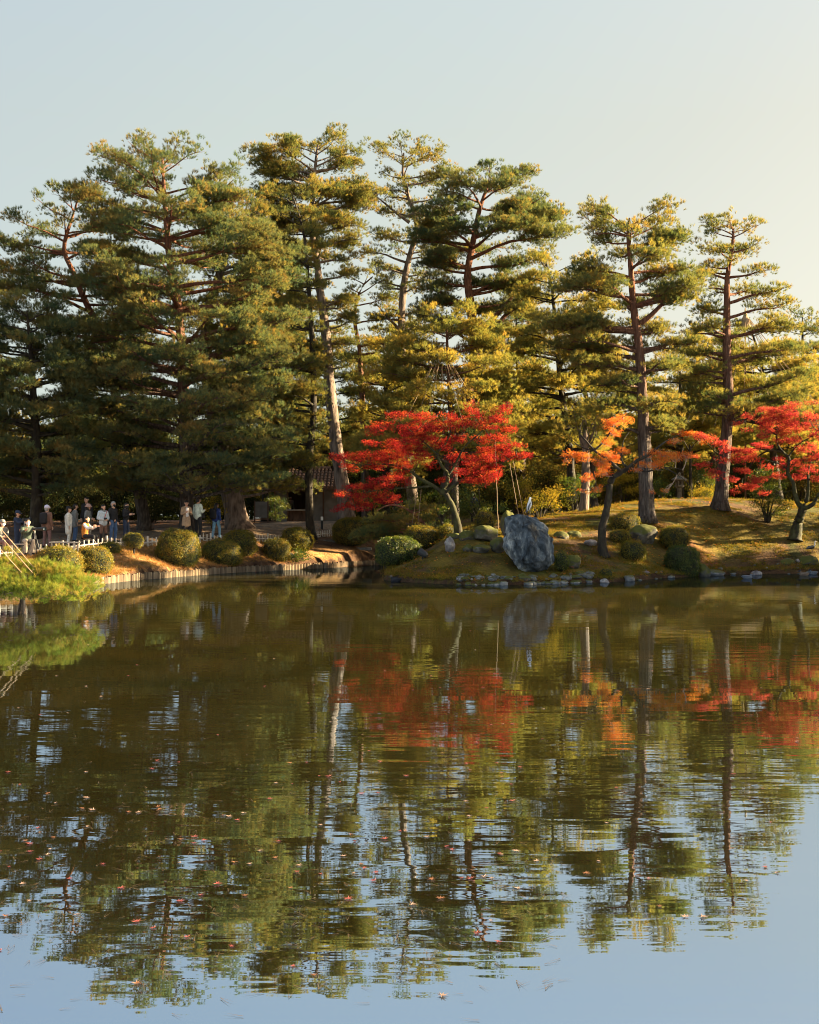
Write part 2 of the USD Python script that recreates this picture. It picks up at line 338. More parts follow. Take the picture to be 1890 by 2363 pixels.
# ground: colour zones come with the mesh, broken up by noise
mat('ground_look', {
    'g': ('geometry', {}), 'a': ('attribute', {'attribute': 'tint'}),
    'n1': ('noise_texture', {'scale': 1.1, 'detail': 6.0, 'roughness': 0.65}), 'n2': ('noise_texture', {'scale': 9.0, 'detail': 6.0, 'roughness': 0.7}),
    'r1': ('rgb_ramp', {'ramp': [(0.3, (0.45, 0.40, 0.40)), (0.5, (0.95, 0.95, 0.95)), (0.7, (1.45, 1.35, 1.15))]}),
    'r2': ('rgb_ramp', {'ramp': [(0.3, (0.55, 0.52, 0.5)), (0.55, (1.0, 1.0, 1.0)), (0.75, (1.4, 1.3, 1.2))]}),
    'm1': ('mix', {'mix_type': 'multiply', 'fac': 1.0}), 'm2': ('mix', {'mix_type': 'multiply', 'fac': 1.0}),
    'b': ('bump', {'strength': 1.0, 'distance': 0.14}), 'p': ('principled_bsdf', {'roughness': 0.95, 'specular_ior_level': 0.15})},
    [('g.position', 'n1.vector'), ('g.position', 'n2.vector'), ('n1.fac', 'r1.fac'), ('n2.fac', 'r2.fac'), ('a.color', 'm1.color1'), ('r1.color', 'm1.color2'),
     ('m1.color', 'm2.color1'), ('r2.color', 'm2.color2'), ('m2.color', 'p.base_color'), ('n2.fac', 'b.height'), ('b.normal', 'p.normal')], 'p.BSDF')

# pond water: olive body under a clean rippled surface
mat('water_look', {
    'g': ('geometry', {}),
    'mpa': ('mapping', {'scale': (0.55, 2.6, 1.0)}), 'na': ('noise_texture', {'scale': 1.0, 'detail': 2.0, 'roughness': 0.45}),
    'mpb': ('mapping', {'scale': (2.2, 9.0, 1.0)}), 'nb': ('noise_texture', {'scale': 1.0, 'detail': 2.0, 'roughness': 0.5}),
    'mpc': ('mapping', {'scale': (0.05, 0.16, 1.0)}), 'nc': ('noise_texture', {'scale': 1.0, 'detail': 1.0}),
    'cr': ('map_range', {'from_min': 0.40, 'from_max': 0.62, 'to_min': 0.12, 'to_max': 1.0, 'clamp': True}),
    'mb': ('math', {'math_type': 'multiply', 'value2': 0.16}), 'ad': ('math', {'math_type': 'add'}), 'mu': ('math', {'math_type': 'multiply'}),
    'b': ('bump', {'strength': 1.0, 'distance': 0.0042}),
    'nd': ('noise_texture', {'scale': 0.5, 'detail': 3.0}), 'rd': ('rgb_ramp', {'ramp': [(0.3, (0.014, 0.0125, 0.0032)), (0.7, (0.026, 0.0195, 0.005))]}),
    'd': ('diffuse_bsdf', {}), 'gl': ('glossy_bsdf', {'roughness': 0.006, 'color': (0.60, 0.76, 1.0)}),
    'f': ('fresnel', {'IOR': 22.0}), 'm': ('mix_closure', {})},
    [('g.position', 'mpa.vector'), ('g.position', 'mpb.vector'), ('g.position', 'mpc.vector'), ('mpa.vector', 'na.vector'), ('mpb.vector', 'nb.vector'), ('mpc.vector', 'nc.vector'),
     ('nb.fac', 'mb.value1'), ('na.fac', 'ad.value1'), ('mb.value', 'ad.value2'), ('nc.fac', 'cr.value'), ('ad.value', 'mu.value1'), ('cr.result', 'mu.value2'), ('mu.value', 'b.height'),
     ('g.position', 'nd.vector'), ('nd.fac', 'rd.fac'), ('rd.color', 'd.color'), ('b.normal', 'gl.normal'), ('f.fac', 'm.fac'), ('d.BSDF', 'm.closure1'), ('gl.BSDF', 'm.closure2')], 'm.closure')

# ------------------------------------------------------------------ terrain and pond
shore = [(-400, 30), (-100, 33), (0, 34.5), (110, 36.5), (200, 38), (300, 41.5), (400, 44.5), (530, 48.6), (650, 51.5), (760, 54.5), (880, 59), (905, 60.5),
         (925, 57), (915, 50), (892, 45), (882, 42.3), (905, 41.2), (950, 40.2), (1000, 39.4), (1060, 38.8), (1100, 38.5), (1200, 38.6), (1250, 39.2), (1330, 39.8),
         (1400, 40.4), (1460, 41.6), (1530, 43.5), (1600, 45), (1680, 46.8), (1760, 47.5), (1890, 47.7), (2020, 46.9), (2160, 43.5), (2400, 39.0), (3000, 32.0)]
shore_xy = [((x - CX) / FPX * Y, Y) for x, Y in shore]
pond = shapely.Polygon([(-60, 2), (-60, 26)] + shore_xy + [(60, 34), (60, 2)])
edge = pond.exterior
ctrl = []                                           # (X, Y, z)
for i, (x, y) in enumerate(shore_xy):
    ctrl.append((x, y, 0.30 if i < 12 else 0.14))
for px, py, Y in [  # left bank
        (410, 1306, 45.8), (510, 1308, 48.9), (550, 1281, 50.5), (637, 1297, 52.3), (685, 1270, 53.8), (810, 1256, 58), (135, 1334, 38), (216, 1329, 39.6), (252, 1277, 43.5), (310, 1284, 44),
        (0, 1287, 41.6), (90, 1277, 42.8), (180, 1268, 44), (250, 1260, 45.3), (360, 1257, 47.3), (470, 1247, 50.3), (565, 1240, 52.6), (770, 1236, 60),
        (0, 1278, 47), (110, 1263, 47), (260, 1252, 47.5), (457, 1244, 51), (335, 1222, 55), (560, 1222, 57), (680, 1207, 68), (804, 1203, 62), (72, 1225, 52), (-200, 1235, 48), (-200, 1300, 38), (830, 1262, 59.5), (880, 1262, 61.5),
        # island
        (1220, 1326, 40.5), (1400, 1290, 43.5), (1460, 1293, 44), (1570, 1330, 45.6), (1556, 1262, 47.8), (1430, 1251, 46), (1440, 1224, 48), (1490, 1200, 50), (1660, 1170, 53),
        (1500, 1153, 57), (1650, 1150, 57), (1800, 1155, 57), (1840, 1243, 50.5), (1890, 1290, 48.6), (1760, 1290, 48.6), (1700, 1240, 50.5), (1740, 1195, 53), (1680, 1300, 48), (1050, 1231, 44.5), (1000, 1290, 42), (950, 1300, 41.7), (905, 1312, 43),
        (900, 1240, 50), (920, 1225, 54), (1290, 1215, 48), (1350, 1180, 53), (1250, 1190, 52), (1100, 1210, 50), (1100, 1280, 41.5), (1330, 1300, 42), (1150, 1225, 46), (2000, 1230, 52), (2200, 1160, 58), (2000, 1290, 48.8)]:
    X, Y, z = P(px, py, Y)
    ctrl.append((X, Y, z))
for X, Y, z in [(-20, 60, 2.0), (-10, 75, 2.4), (0, 70, 2.5), (8, 66, 2.9), (16, 66, 2.9), (26, 66, 3.0), (-40, 60, 1.8), (0, 100, 2.6), (-60, 100, 2.6), (60, 100, 2.6), (60, 70, 2.4), (-60, 40, 1.2), (60, 45, 1.6), (26, 45, 1.3), (30, 48, 2.0), (36, 46, 1.8), (30, 40, 1.2),
                (-120, 200, 2.6), (120, 200, 2.6), (0, 300, 2.6), (-200, 50, 2.5), (200, 50, 2.5), (0, -50, 1.0), (-100, -20, 1.0), (100, -20, 1.0), (0, 0, 0.4), (-60, 0, 0.5), (60, 0, 0.5), (-70, 20, 0.5), (70, 20, 0.5), (0, 20, 0.2), (-30, 15, 0.2), (30, 15, 0.2), (-25, 25, .2), (25, 30, .2), (5, 32, .1)]:
    ctrl.append((X, Y, z))
ctrl = np.array(ctrl)
rbf = RBFInterpolator(ctrl[:, :2], ctrl[:, 2], kernel='linear', smoothing=0.02)


def land_z(xy):
    xy = np.asarray(xy, float).reshape(-1, 2)
    return rbf(xy) + 0.05 * (meshkit.fbm(np.c_[xy * 0.9, np.zeros(len(xy))], 4, 3) - 0.5)


def gz(x, y):
    """ground height (on land)"""
    return float(land_z([(x, y)])[0])


def inland(xy):
    """distance from the shore line, positive on land"""
    pts = shapely.points(np.asarray(xy, float))
    d = shapely.distance(edge, pts)
    return np.where(shapely.contains(pond, pts), -d, d)


def axis(lo, hi, flo, fhi, step, grow=1.35):
    mid = list(np.arange(flo, fhi + 1e-6, step))
    s, a = step, [flo]
    while a[-1] > lo:
        s *= grow
        a.append(a[-1] - s)
    s, b = step, [mid[-1]]
    while b[-1] < hi:
        s *= grow
        b.append(b[-1] + s)
    return np.array(a[:0:-1] + mid + b[1:])


gx, gy = axis(-600, 600, -20, 23, 0.19), axis(-120, 900, 33, 66, 0.19)
GX, GY = np.meshgrid(gx, gy)
xy = np.c_[GX.ravel(), GY.ravel()]
far = (np.abs(xy[:, 0]) > 90) | (xy[:, 1] > 140) | (xy[:, 1] < -20)
z = np.full(len(xy), 2.6)
z[~far] = land_z(xy[~far])
din = inland(xy)
rel = meshkit.fbm(np.c_[xy * 1.7, np.zeros(len(xy))], 4, 11)
z += np.where(din > 0.4, 0.10 * (rel - 0.5), 0)
t = np.clip((din + 0.35) / 0.47, 0, 1)
z = z * t + (-0.75) * (1 - t)
nxg, nyg = len(gx), len(gy)
ii, jj = np.meshgrid(np.arange(nyg - 1), np.arange(nxg - 1), indexing='ij')
q = np.stack([ii * nxg + jj, ii * nxg + jj + 1, (ii + 1) * nxg + jj + 1, (ii + 1) * nxg + jj], -1).reshape(-1, 4)
# colour zones of the soil itself
px = xy[:, 0] / np.maximum(xy[:, 1], 1) * FPX + CX
moss, straw, soil, path_c, litter = map(np.array, [(0.15, 0.115, 0.022), (0.34, 0.19, 0.075), (0.115, 0.065, 0.038), (0.27, 0.20, 0.145), (0.17, 0.070, 0.035)])
tint = np.tile(moss, (len(xy), 1))
noise2 = meshkit.fbm(np.c_[xy * 0.45, np.zeros(len(xy))], 4, 21)


def blend(mask, col):
    global tint
    m = np.clip(mask, 0, 1)[:, None]
    tint = tint * (1 - m) + col * m


left = px < 890
blend(np.where(left, 1.0, 0.0), straw)
fence_px = [(-100, 40.4), (0, 41.6), (90, 42.8), (180, 44), (250, 45.3), (360, 47.3), (430, 49.2), (470, 50.3), (565, 52.6), (770, 60), (900, 64)]
fY = np.interp(px, [a for a, _ in fence_px], [b for _, b in fence_px])
blend(np.where(left & (px > 470), np.clip((noise2 - 0.35) * 4, 0, 1), 0), soil)
blend(np.where(left, np.clip((xy[:, 1] - fY - 0.1) / 0.4, 0, 1), 0), path_c)
blend(np.where(left, np.clip((xy[:, 1] - fY - 7) / 1.5, 0, 1), 0), soil)
blend(np.where(~left, np.clip((noise2 - 0.47) * 6, 0, 0.9), 0), soil)
blend(np.where(~left, np.clip((meshkit.fbm(np.c_[xy * 1.3, np.zeros(len(xy))], 4, 33) - 0.56) * 8, 0, 0.8), 0), np.array([0.075, 0.085, 0.018]))
cxp, cyp = P(1570, 1245, 48.5)[:2]
blend(np.clip(1.6 - np.hypot((xy[:, 0] - cxp) / 1.2, (xy[:, 1] - cyp - (xy[:, 0] - cxp) * -0.9) / 1.4) + (rel - 0.5), 0, 0.9), litter)
blend(np.where(xy[:, 1] > 75, 1, 0), soil)
blend(np.where(din < 0.15, 1, 0), soil * 0.7)
gm = usdkit.mesh(stage, '/World/ground', (np.c_[xy, z], q), LOOK['ground_look'], smooth=True)
UsdGeom.PrimvarsAPI(gm).CreatePrimvar('tint', Sdf.ValueTypeNames.Color3fArray, 'vertex').Set(Vt.Vec3fArray.FromNumpy(tint.astype(np.float32)))
tag(gm, 'mossy lawn mound, straw bank and gravel path around the pond', kind='structure')
wm = usdkit.mesh(stage, '/World/pond_water', (np.array([(-75, -1, 0), (75, -1, 0), (75, 64, 0), (-75, 64, 0.0)]), np.array([[0, 1, 2, 3]])), LOOK['water_look'])
tag(wm, 'calm olive pond water mirroring the trees and sky', kind='structure')
used['/World/ground'] = used['/World/pond_water'] = 0

#@@PROTOS
# ------------------------------------------------------------------ foliage pieces
def blades(starts, dirs, lens, widths, g):
    side = unit(np.cross(dirs, g.normal(size=dirs.shape)))
    w = np.broadcast_to(widths, (len(starts),))[:, None] / 2
    v = np.stack([starts - side * w, starts + side * w, starts + dirs * np.broadcast_to(lens, (len(starts),))[:, None]], 1).reshape(-1, 3)
    return v, np.arange(len(v)).reshape(-1, 3)


def needle_spray(seed, n=14, R=0.32, per=22, up=0.8, length=0.135, width=0.0115, rise=0.10):
    g = np.random.default_rng(seed)
    r = R * np.sqrt(g.uniform(0, 1, n))
    a = g.uniform(0, 2 * np.pi, n)
    base = np.c_[r * np.cos(a), r * np.sin(a), g.uniform(-0.05, 0.03, n) + rise * (1 - (r / R) ** 2)]
    u = unit(np.c_[np.cos(a) * r / R * 0.9, np.sin(a) * r / R * 0.9, up + g.uniform(-0.2, 0.5, n)])
    st = np.repeat(base, per, 0) + np.repeat(u, per, 0) * g.uniform(0, 0.10, (n * per, 1))
    d = unit(np.repeat(u, per, 0) + 0.75 * unit(g.normal(size=(n * per, 3))))
    return blades(st, d, length * g.uniform(0.7, 1.15, n * per), width, g)


def leaf_spray(seed, n=70, R=0.36, thick=0.10, size=0.060, lobes=3, flat=0.55):
    """a flat layer of small hand-shaped leaves"""
    g = np.random.default_rng(seed)
    vs = []
    for k in range(n):
        r, a = R * math.sqrt(g.uniform()), g.uniform(0, 2 * np.pi)
        c = np.array([r * math.cos(a), r * math.sin(a), g.uniform(-thick, thick) * 0.6])
        nrm = unit(np.array([0, 0, 1.0]) + flat * g.normal(size=3))
        x = unit(np.cross(nrm, g.normal(size=3)))
        y = np.cross(nrm, x)
        s = size * g.uniform(0.7, 1.25)
        for L in range(lobes):
            th = (L - (lobes - 1) / 2) * (2.0 / max(lobes - 1, 1)) if lobes > 1 else 0
            dv = x * math.cos(th) + y * math.sin(th)
            sv = np.cross(nrm, dv)
            ln = s * (1 - 0.25 * abs(th))
            vs += [c - dv * s * 0.15, c + dv * ln * 0.45 + sv * ln * 0.22, c + dv * ln, c - dv * s * 0.15, c + dv * ln, c + dv * ln * 0.45 - sv * ln * 0.22]
    v = np.array(vs)
    return v, np.arange(len(v)).reshape(-1, 3)


NEEDLES = [needle_spray(1), needle_spray(2), needle_spray(3, n=11, up=0.5), needle_spray(4, n=15, R=0.42, up=0.6), needle_spray(5, n=6, R=0.30, up=0.7, per=26, length=0.15)]
CANDLES = [needle_spray(11, n=8, R=0.22, up=1.5, rise=0.26, per=22), needle_spray(12, n=7, R=0.18, up=1.6, rise=0.34, per=24)]
MAPLES = [leaf_spray(21, thick=0.16, flat=0.75), leaf_spray(22, thick=0.16, flat=0.75), leaf_spray(23, thick=0.22, flat=0.9)]
EVERG = [leaf_spray(31, n=40, R=0.30, thick=0.25, size=0.085, lobes=1, flat=1.0), leaf_spray(32, n=36, R=0.30, thick=0.25, size=0.095, lobes=1, flat=1.0)]
CLIPPED = [leaf_spray(41, n=20, R=0.12, thick=0.05, size=0.042, lobes=1, flat=0.8), leaf_spray(42, n=20, R=0.12, thick=0.05, size=0.042, lobes=1, flat=0.8)]


def put_crown(parent, pts, nrm, scale, protos, look, g, name='crown', pname='needle_spray'):
    pts = np.asarray(pts)
    if not len(pts):
        return
    instancer(parent, name, [(pname, m, look) for m in protos], pts, quats(nrm, g), scale, g.integers(0, len(protos), len(pts)))


#@@PINES
# ------------------------------------------------------------------ pines
def pine(label, Y, trunk, r, prof, look='pine_mid', bark='bark_pine', step=1.0, n=6, seed=0, dens=1.0, name='pine_tree', group=None, droop=0.0, limbs=(), spray=1.0, depth=0.85, jag=0.25, twig=1.0, base_z=None, candle=0.25, protos=None, clear=None, min_z=0.5, drop=0.45):
    g = np.random.default_rng(100 + seed)
    tp = np.array([D(x, y, Y) for x, y in trunk])
    b = tp[0].copy()
    b[2] = gz(b[0], b[1]) - 0.15 if base_z is None else base_z
    if b[2] < tp[1][2] - 0.3:
        tp[0] = b
    else:
        tp = np.vstack([b, tp[1:]])
    tp[1:, 1] += np.cumsum(g.normal(0, 0.12, len(tp) - 1))
    tp[-1, 2] = min(tp[-1, 2], D(0, prof[0][0], Y)[2] - drop - 0.35)
    root = thing(name, label, 'tree', b, group=group)
    cv = spline(tp, max(14, int(len(tp) * 4)))
    u = np.linspace(0, 1, len(cv))
    rad = r * (0.12 + 0.88 * (1 - u) ** 0.75) * (1 + 0.55 * np.exp(-np.maximum(cv[:, 2] - b[2], 0) / 0.45))
    part(root, 'trunk', tube(cv - b, rad, 12, 0.06, seed), bark, smooth=True)
    pr = np.array([D(x0, y, Y)[[0, 2]].tolist() + [D(x1, y, Y)[0]] for y, x0, x1 in prof])     # xl, z, xr
    pz, pl, prr = pr[::-1, 1], pr[::-1, 0], pr[::-1, 2]
    pts, nrm, scl, top = [], [], [], []
    if clear:
        clear = (D(0, clear[1], Y)[2], D(0, clear[0], Y)[2])

    def grow(start, az, L, rise, rr, is_top=False):
        dirv = np.array([math.cos(az), math.sin(az), 0])
        k = 7
        t = np.linspace(0, 1, k)
        bend = g.normal(0, 0.10) * L
        sidev = np.array([-dirv[1], dirv[0], 0])
        c = start + t[:, None] * dirv * L + (np.sin(t * np.pi * 0.9) * bend)[:, None] * sidev
        c[:, 2] += rise * L * t - droop * L * t ** 2 + 0.05 * L * np.sin(t * 7 + g.uniform(0, 6)) * t
        ms = [tube(c - b, rr * (1 - 0.8 * t), 6, 0.08, g.integers(1 << 30))]
        ns = max(3, int(L * 2.2 * twig))
        segs = [(c, 0.45)]
        for s in range(ns):
            ts = g.uniform(0.28, 0.97)
            o = np.array([np.interp(ts, t, c[:, i]) for i in range(3)])
            a2 = az + (1 if s % 2 else -1) * g.uniform(0.5, 1.15)
            l2 = (0.20 + 0.42 * (1 - abs(ts - 0.5))) * L * g.uniform(0.5, 1.0) * (1.15 - 0.5 * ts)
            d2 = np.array([math.cos(a2), math.sin(a2), g.uniform(0.0, 0.28)])
            t2 = np.linspace(0, 1, 4)
            c2 = o + t2[:, None] * d2 * l2
            c2[:, 2] -= droop * 0.5 * l2 * t2 ** 2
            ms.append(tube(c2 - b, max(rr * 0.32 * (1 - ts * 0.5), 0.012) * (1 - 0.75 * t2), 4, 0, 0, cap=False))
            segs.append((c2, 0.2))
        for cc, t0 in segs:
            ln = np.linalg.norm(cc[-1] - cc[0])
            m = max(1, int(ln / (0.14 * spray) * dens * (1 - t0)))
            tt = g.uniform(t0, 1.03, m)
            q = np.stack([np.interp(tt, np.linspace(0, 1, len(cc)), cc[:, i]) for i in range(3)], 1)
            q += g.normal(0, [0.14, 0.14, 0.10], (m, 3)) * spray
            pts.extend(q)
            nrm.extend(np.array([0, 0, 1.0]) + g.normal(0, 0.22, (m, 3)) + 0.25 * np.array([dirv[0], dirv[1], 0]))
            scl.extend(g.uniform(0.75, 1.3, m) * spray)
            top.extend([is_top] * m)
        part(root, 'limb', join(ms), bark, smooth=True)

    zt = pz[-1]
    zz = zt - 0.25 * step - drop
    lev = 0
    while zz > pz[0]:
        xl, xr_ = np.interp(zz, pz, pl), np.interp(zz, pz, prr)
        cz = np.interp(zz, cv[:, 2], cv[:, 0]) if cv[-1, 2] > zz else cv[-1, 0]
        cy = np.interp(zz, cv[:, 2], cv[:, 1])
        frac = (zt - zz) / max(zt - pz[0], 1e-6)
        wl, wr = max(cz - xl, 0.25), max(xr_ - cz, 0.25)
        dep = 0.5 * (wl + wr) * depth
        nn = max(3, int(round(n * (0.6 + 0.4 * min(1, (wl + wr) / 5)))))
        a0 = g.uniform(0, 2 * np.pi)
        for k in range(nn):
            az = a0 + k * 2 * np.pi / nn + g.normal(0, 0.25)
            if k < 2:
                az = k * math.pi + g.normal(0, 0.22)
            cc, ss = math.cos(az), math.sin(az)
            if clear and ss < -0.2 and clear[0] < zz < clear[1] and g.uniform() < 0.6:
                continue
            w = wr if cc > 0 else wl
            L = 1 / math.sqrt((cc / w) ** 2 + (ss / dep) ** 2) * g.uniform(1.05 - jag, 1.14)
            rise = g.uniform(0.05, 0.3) + 0.45 * max(0, 0.22 - frac) / 0.22
            rise = min(rise, 1.2)
            z0 = zz - rise * L * 0.75 + g.normal(0, 0.16 * step)
            z0 = max(z0, b[2] + min_z)
            tz = np.clip(z0, cv[0, 2], cv[-1, 2])
            st = np.array([np.interp(tz, cv[:, 2], cv[:, 0]), np.interp(tz, cv[:, 2], cv[:, 1]), tz])
            rr = max(0.018, min(0.045 + 0.016 * L, np.interp(tz, cv[:, 2], rad) * 0.6))
            grow(st, az, L, rise, rr, frac < 0.12)
        zz -= step * g.uniform(0.8, 1.2)
        lev += 1
    for lx0, ly0, lx1, ly1, rr in limbs:      # big limbs the photograph shows
        s0, s1 = D(lx0, ly0, Y), D(lx1, ly1, Y)
        s0[1] = np.interp(s0[2], cv[:, 2], cv[:, 1])
        az = 0.0 if s1[0] > s0[0] else math.pi
        az += g.normal(0, 0.2)
        L = abs(s1[0] - s0[0])
        grow(s0, az, L, (s1[2] - s0[2]) / L, rr)
    pts, nrm, scl, top = np.array(pts), np.array(nrm), np.array(scl), np.array(top)
    base = protos or NEEDLES
    P_ = base + (CANDLES if candle else [])
    idx = g.integers(0, len(base), len(pts))
    if candle:
        up = (g.uniform(size=len(pts)) < np.where(top, 0.7, candle * 0.4))
        idx = np.where(up, len(base) + g.integers(0, len(CANDLES), len(pts)), idx)
    instancer(root, 'crown', [('needle_spray', m, look) for m in P_], pts - b, quats(nrm, g), scl, idx)
    return root


pine('tall spreading pine with reddish trunk and dense dark crown, tallest at left', 52, [(395, 1105), (392, 980), (390, 860), (385, 740), (375, 640), (360, 560), (352, 480), (345, 400), (340, 305)], 0.34,
     [(295, 318, 372), (330, 215, 425), (352, 210, 485), (385, 165, 470), (430, 180, 520), (500, 185, 555), (600, 190, 590), (700, 210, 620), (800, 190, 610), (900, 190, 600), (1000, 210, 590), (1035, 230, 560)],
     'pine_dark', 'bark_pine', 1.05, 8, 1, dens=0.9, limbs=[(400, 870, 510, 755, 0.13), (388, 800, 250, 730, 0.1)])
pine('leaning red-trunked pine at the left edge, bent towards the sky gap', 54, [(306, 1115), (285, 1000), (250, 880), (225, 760), (205, 690), (180, 640), (150, 570), (130, 520), (150, 440), (160, 385)], 0.30,
     [(380, 130, 185), (430, 65, 220), (465, 25, 240), (540, -5, 250), (600, -20, 250), (660, 0, 250), (740, 130, 300), (840, 150, 320), (940, 160, 330), (1030, 170, 330)], 'pine_dark', 'bark_pine', 1.15, 6, 2, dens=0.75)
pine('dark blue-green low pine filling the far left edge behind the people', 50, [(72, 1110), (76, 980), (72, 850), (62, 720), (58, 630)], 0.28,
     [(618, 30, 100), (650, -20, 150), (720, -60, 165), (800, -80, 172), (900, -90, 178), (1000, -90, 182), (1035, -80, 172)], 'pine_dark', 'bark_dark', 0.8, 8, 3, dens=1.35)
pine('tallest central pine with long pale leaning trunk behind the left of the maple', 62, [(733, 1095), (718, 1000), (705, 920), (694, 815), (689, 750), (684, 690), (672, 600), (665, 540), (655, 470), (658, 400), (665, 330), (668, 280)], 0.40,
     [(270, 630, 700), (300, 585, 735), (335, 518, 765), (400, 525, 785), (450, 540, 780), (500, 550, 770), (560, 570, 755), (620, 580, 745), (700, 600, 745), (780, 620, 750)], 'pine_mid', 'bark_grey', 1.1, 8, 4, jag=0.3, dens=1.15, clear=(470, 1000))
pine('slim dark pine standing just left of the long pale trunk', 58, [(655, 1102), (650, 980), (660, 860), (655, 700), (648, 600), (640, 500), (622, 430), (610, 370)], 0.22,
     [(365, 560, 650), (420, 535, 670), (520, 525, 670), (640, 530, 670), (760, 540, 670), (900, 555, 675), (1000, 565, 675)], 'pine_mid', 'bark_dark', 1.1, 6, 5)
pine('stout grey pine leaning left with the widest foot beside the hut', 57, [(505, 1107), (480, 1010), (455, 890), (438, 800), (432, 700), (465, 560), (498, 470), (515, 430)], 0.55,
     [(420, 480, 555), (470, 445, 580), (560, 430, 610), (680, 420, 640), (800, 420, 650), (920, 410, 650), (1000, 400, 650), (1045, 430, 655)], 'pine_mid', 'bark_grey', 1.1, 6, 6, dens=0.85, droop=0.1)
pine('round-topped pine with bent bare trunk against the sky in the middle', 66, [(880, 1090), (852, 900), (845, 690), (848, 620), (862, 540), (878, 480), (862, 420), (848, 370), (850, 305)], 0.36,
     [(293, 825, 880), (318, 785, 940), (350, 775, 950), (400, 800, 930), (450, 780, 930), (510, 780, 910), (580, 790, 905), (660, 780, 900), (720, 780, 900)], 'pine_mid', 'bark_grey', 1.15, 6, 7, dens=0.75, jag=0.35, clear=(430, 760),
     limbs=[(862, 470, 770, 400, 0.1), (845, 700, 790, 640, 0.1), (845, 720, 900, 640, 0.1)])
pine('broad flat-topped pine with thick red trunk and forked limbs behind the maple', 60, [(925, 1070), (960, 930), (983, 826), (1000, 730), (992, 640), (985, 580), (998, 500), (1010, 440), (1032, 370)], 0.46,
     [(345, 975, 1095), (375, 945, 1138), (405, 930, 1138), (430, 890, 1180), (460, 875, 1212), (500, 875, 1220), (530, 890, 1180), (570, 900, 1140), (640, 900, 1130), (690, 920, 1110)], 'pine_dark', 'bark_pine', 1.05, 7, 8, dens=1.25, clear=(530, 700),
     limbs=[(1005, 700, 1110, 590, 0.2), (1000, 730, 1150, 570, 0.17), (990, 560, 905, 540, 0.12), (990, 620, 1060, 575, 0.1), (992, 640, 890, 600, 0.1), (1000, 720, 870, 640, 0.1)])
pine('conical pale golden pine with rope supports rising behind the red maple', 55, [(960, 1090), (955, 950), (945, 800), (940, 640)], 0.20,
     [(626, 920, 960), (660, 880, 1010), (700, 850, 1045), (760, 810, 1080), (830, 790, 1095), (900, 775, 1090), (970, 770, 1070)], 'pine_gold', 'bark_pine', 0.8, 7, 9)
pine('tall straight pine with open layered crown on the island mound', 50, [(1362, 1093), (1358, 960), (1353, 850), (1348, 740), (1335, 640), (1328, 560), (1322, 480), (1326, 430)], 0.34,
     [(420, 1295, 1355), (440, 1245, 1420), (490, 1232, 1430), (540, 1222, 1438), (575, 1200, 1480), (610, 1200, 1495), (650, 1170, 1440), (690, 1155, 1410), (740, 1190, 1440), (800, 1250, 1440), (860, 1270, 1440), (920, 1280, 1430)], 'pine_mid', 'bark_pine', 1.05, 8, 10, dens=1.05, clear=(560, 950),
     limbs=[(1350, 680, 1480, 575, 0.13), (1352, 735, 1470, 715, 0.1), (1345, 690, 1180, 690, 0.1), (1335, 640, 1215, 560, 0.09)])
pine('slender airy pine with open top, rightmost of the tall pines', 53, [(1515, 1066), (1525, 950), (1532, 850), (1528, 720), (1528, 600), (1540, 520), (1545, 455)], 0.33,
     [(445, 1515, 1578), (470, 1490, 1605), (510, 1467, 1612), (545, 1480, 1600), (580, 1478, 1640), (620, 1480, 1640), (660, 1460, 1655), (720, 1450, 1680), (780, 1440, 1700), (850, 1450, 1690), (900, 1470, 1660)], 'pine_mid', 'bark_pine', 1.05, 8, 11, dens=0.8, jag=0.3, clear=(500, 950))
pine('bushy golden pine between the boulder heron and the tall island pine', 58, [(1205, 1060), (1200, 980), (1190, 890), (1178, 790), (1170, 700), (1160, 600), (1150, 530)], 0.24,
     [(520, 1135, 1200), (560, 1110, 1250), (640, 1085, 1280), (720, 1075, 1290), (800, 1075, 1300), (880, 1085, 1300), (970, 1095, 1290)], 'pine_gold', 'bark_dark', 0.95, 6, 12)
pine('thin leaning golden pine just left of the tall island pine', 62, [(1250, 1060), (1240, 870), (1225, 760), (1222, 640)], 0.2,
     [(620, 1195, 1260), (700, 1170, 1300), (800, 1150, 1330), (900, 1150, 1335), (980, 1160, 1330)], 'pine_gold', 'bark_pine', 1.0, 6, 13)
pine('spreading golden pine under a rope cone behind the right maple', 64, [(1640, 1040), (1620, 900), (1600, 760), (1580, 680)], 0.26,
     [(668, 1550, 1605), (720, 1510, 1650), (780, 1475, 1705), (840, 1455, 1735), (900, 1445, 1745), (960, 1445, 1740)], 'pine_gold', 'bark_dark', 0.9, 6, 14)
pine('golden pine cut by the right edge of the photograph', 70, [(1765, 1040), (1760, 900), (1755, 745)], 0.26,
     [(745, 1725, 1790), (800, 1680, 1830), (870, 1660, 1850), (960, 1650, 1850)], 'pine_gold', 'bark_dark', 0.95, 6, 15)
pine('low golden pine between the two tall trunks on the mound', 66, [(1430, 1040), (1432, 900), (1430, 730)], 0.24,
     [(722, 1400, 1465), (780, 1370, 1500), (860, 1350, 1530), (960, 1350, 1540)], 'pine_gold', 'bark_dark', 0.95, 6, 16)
pine('distant dark conical conifer at the right edge behind the golden pines', 88, [(1690, 1050), (1690, 860), (1690, 650)], 0.3,
     [(645, 1683, 1697), (680, 1660, 1722), (740, 1640, 1745), (800, 1630, 1760), (900, 1620, 1770)], 'pine_dark', 'bark_dark', 1.3, 6, 17, spray=1.5)
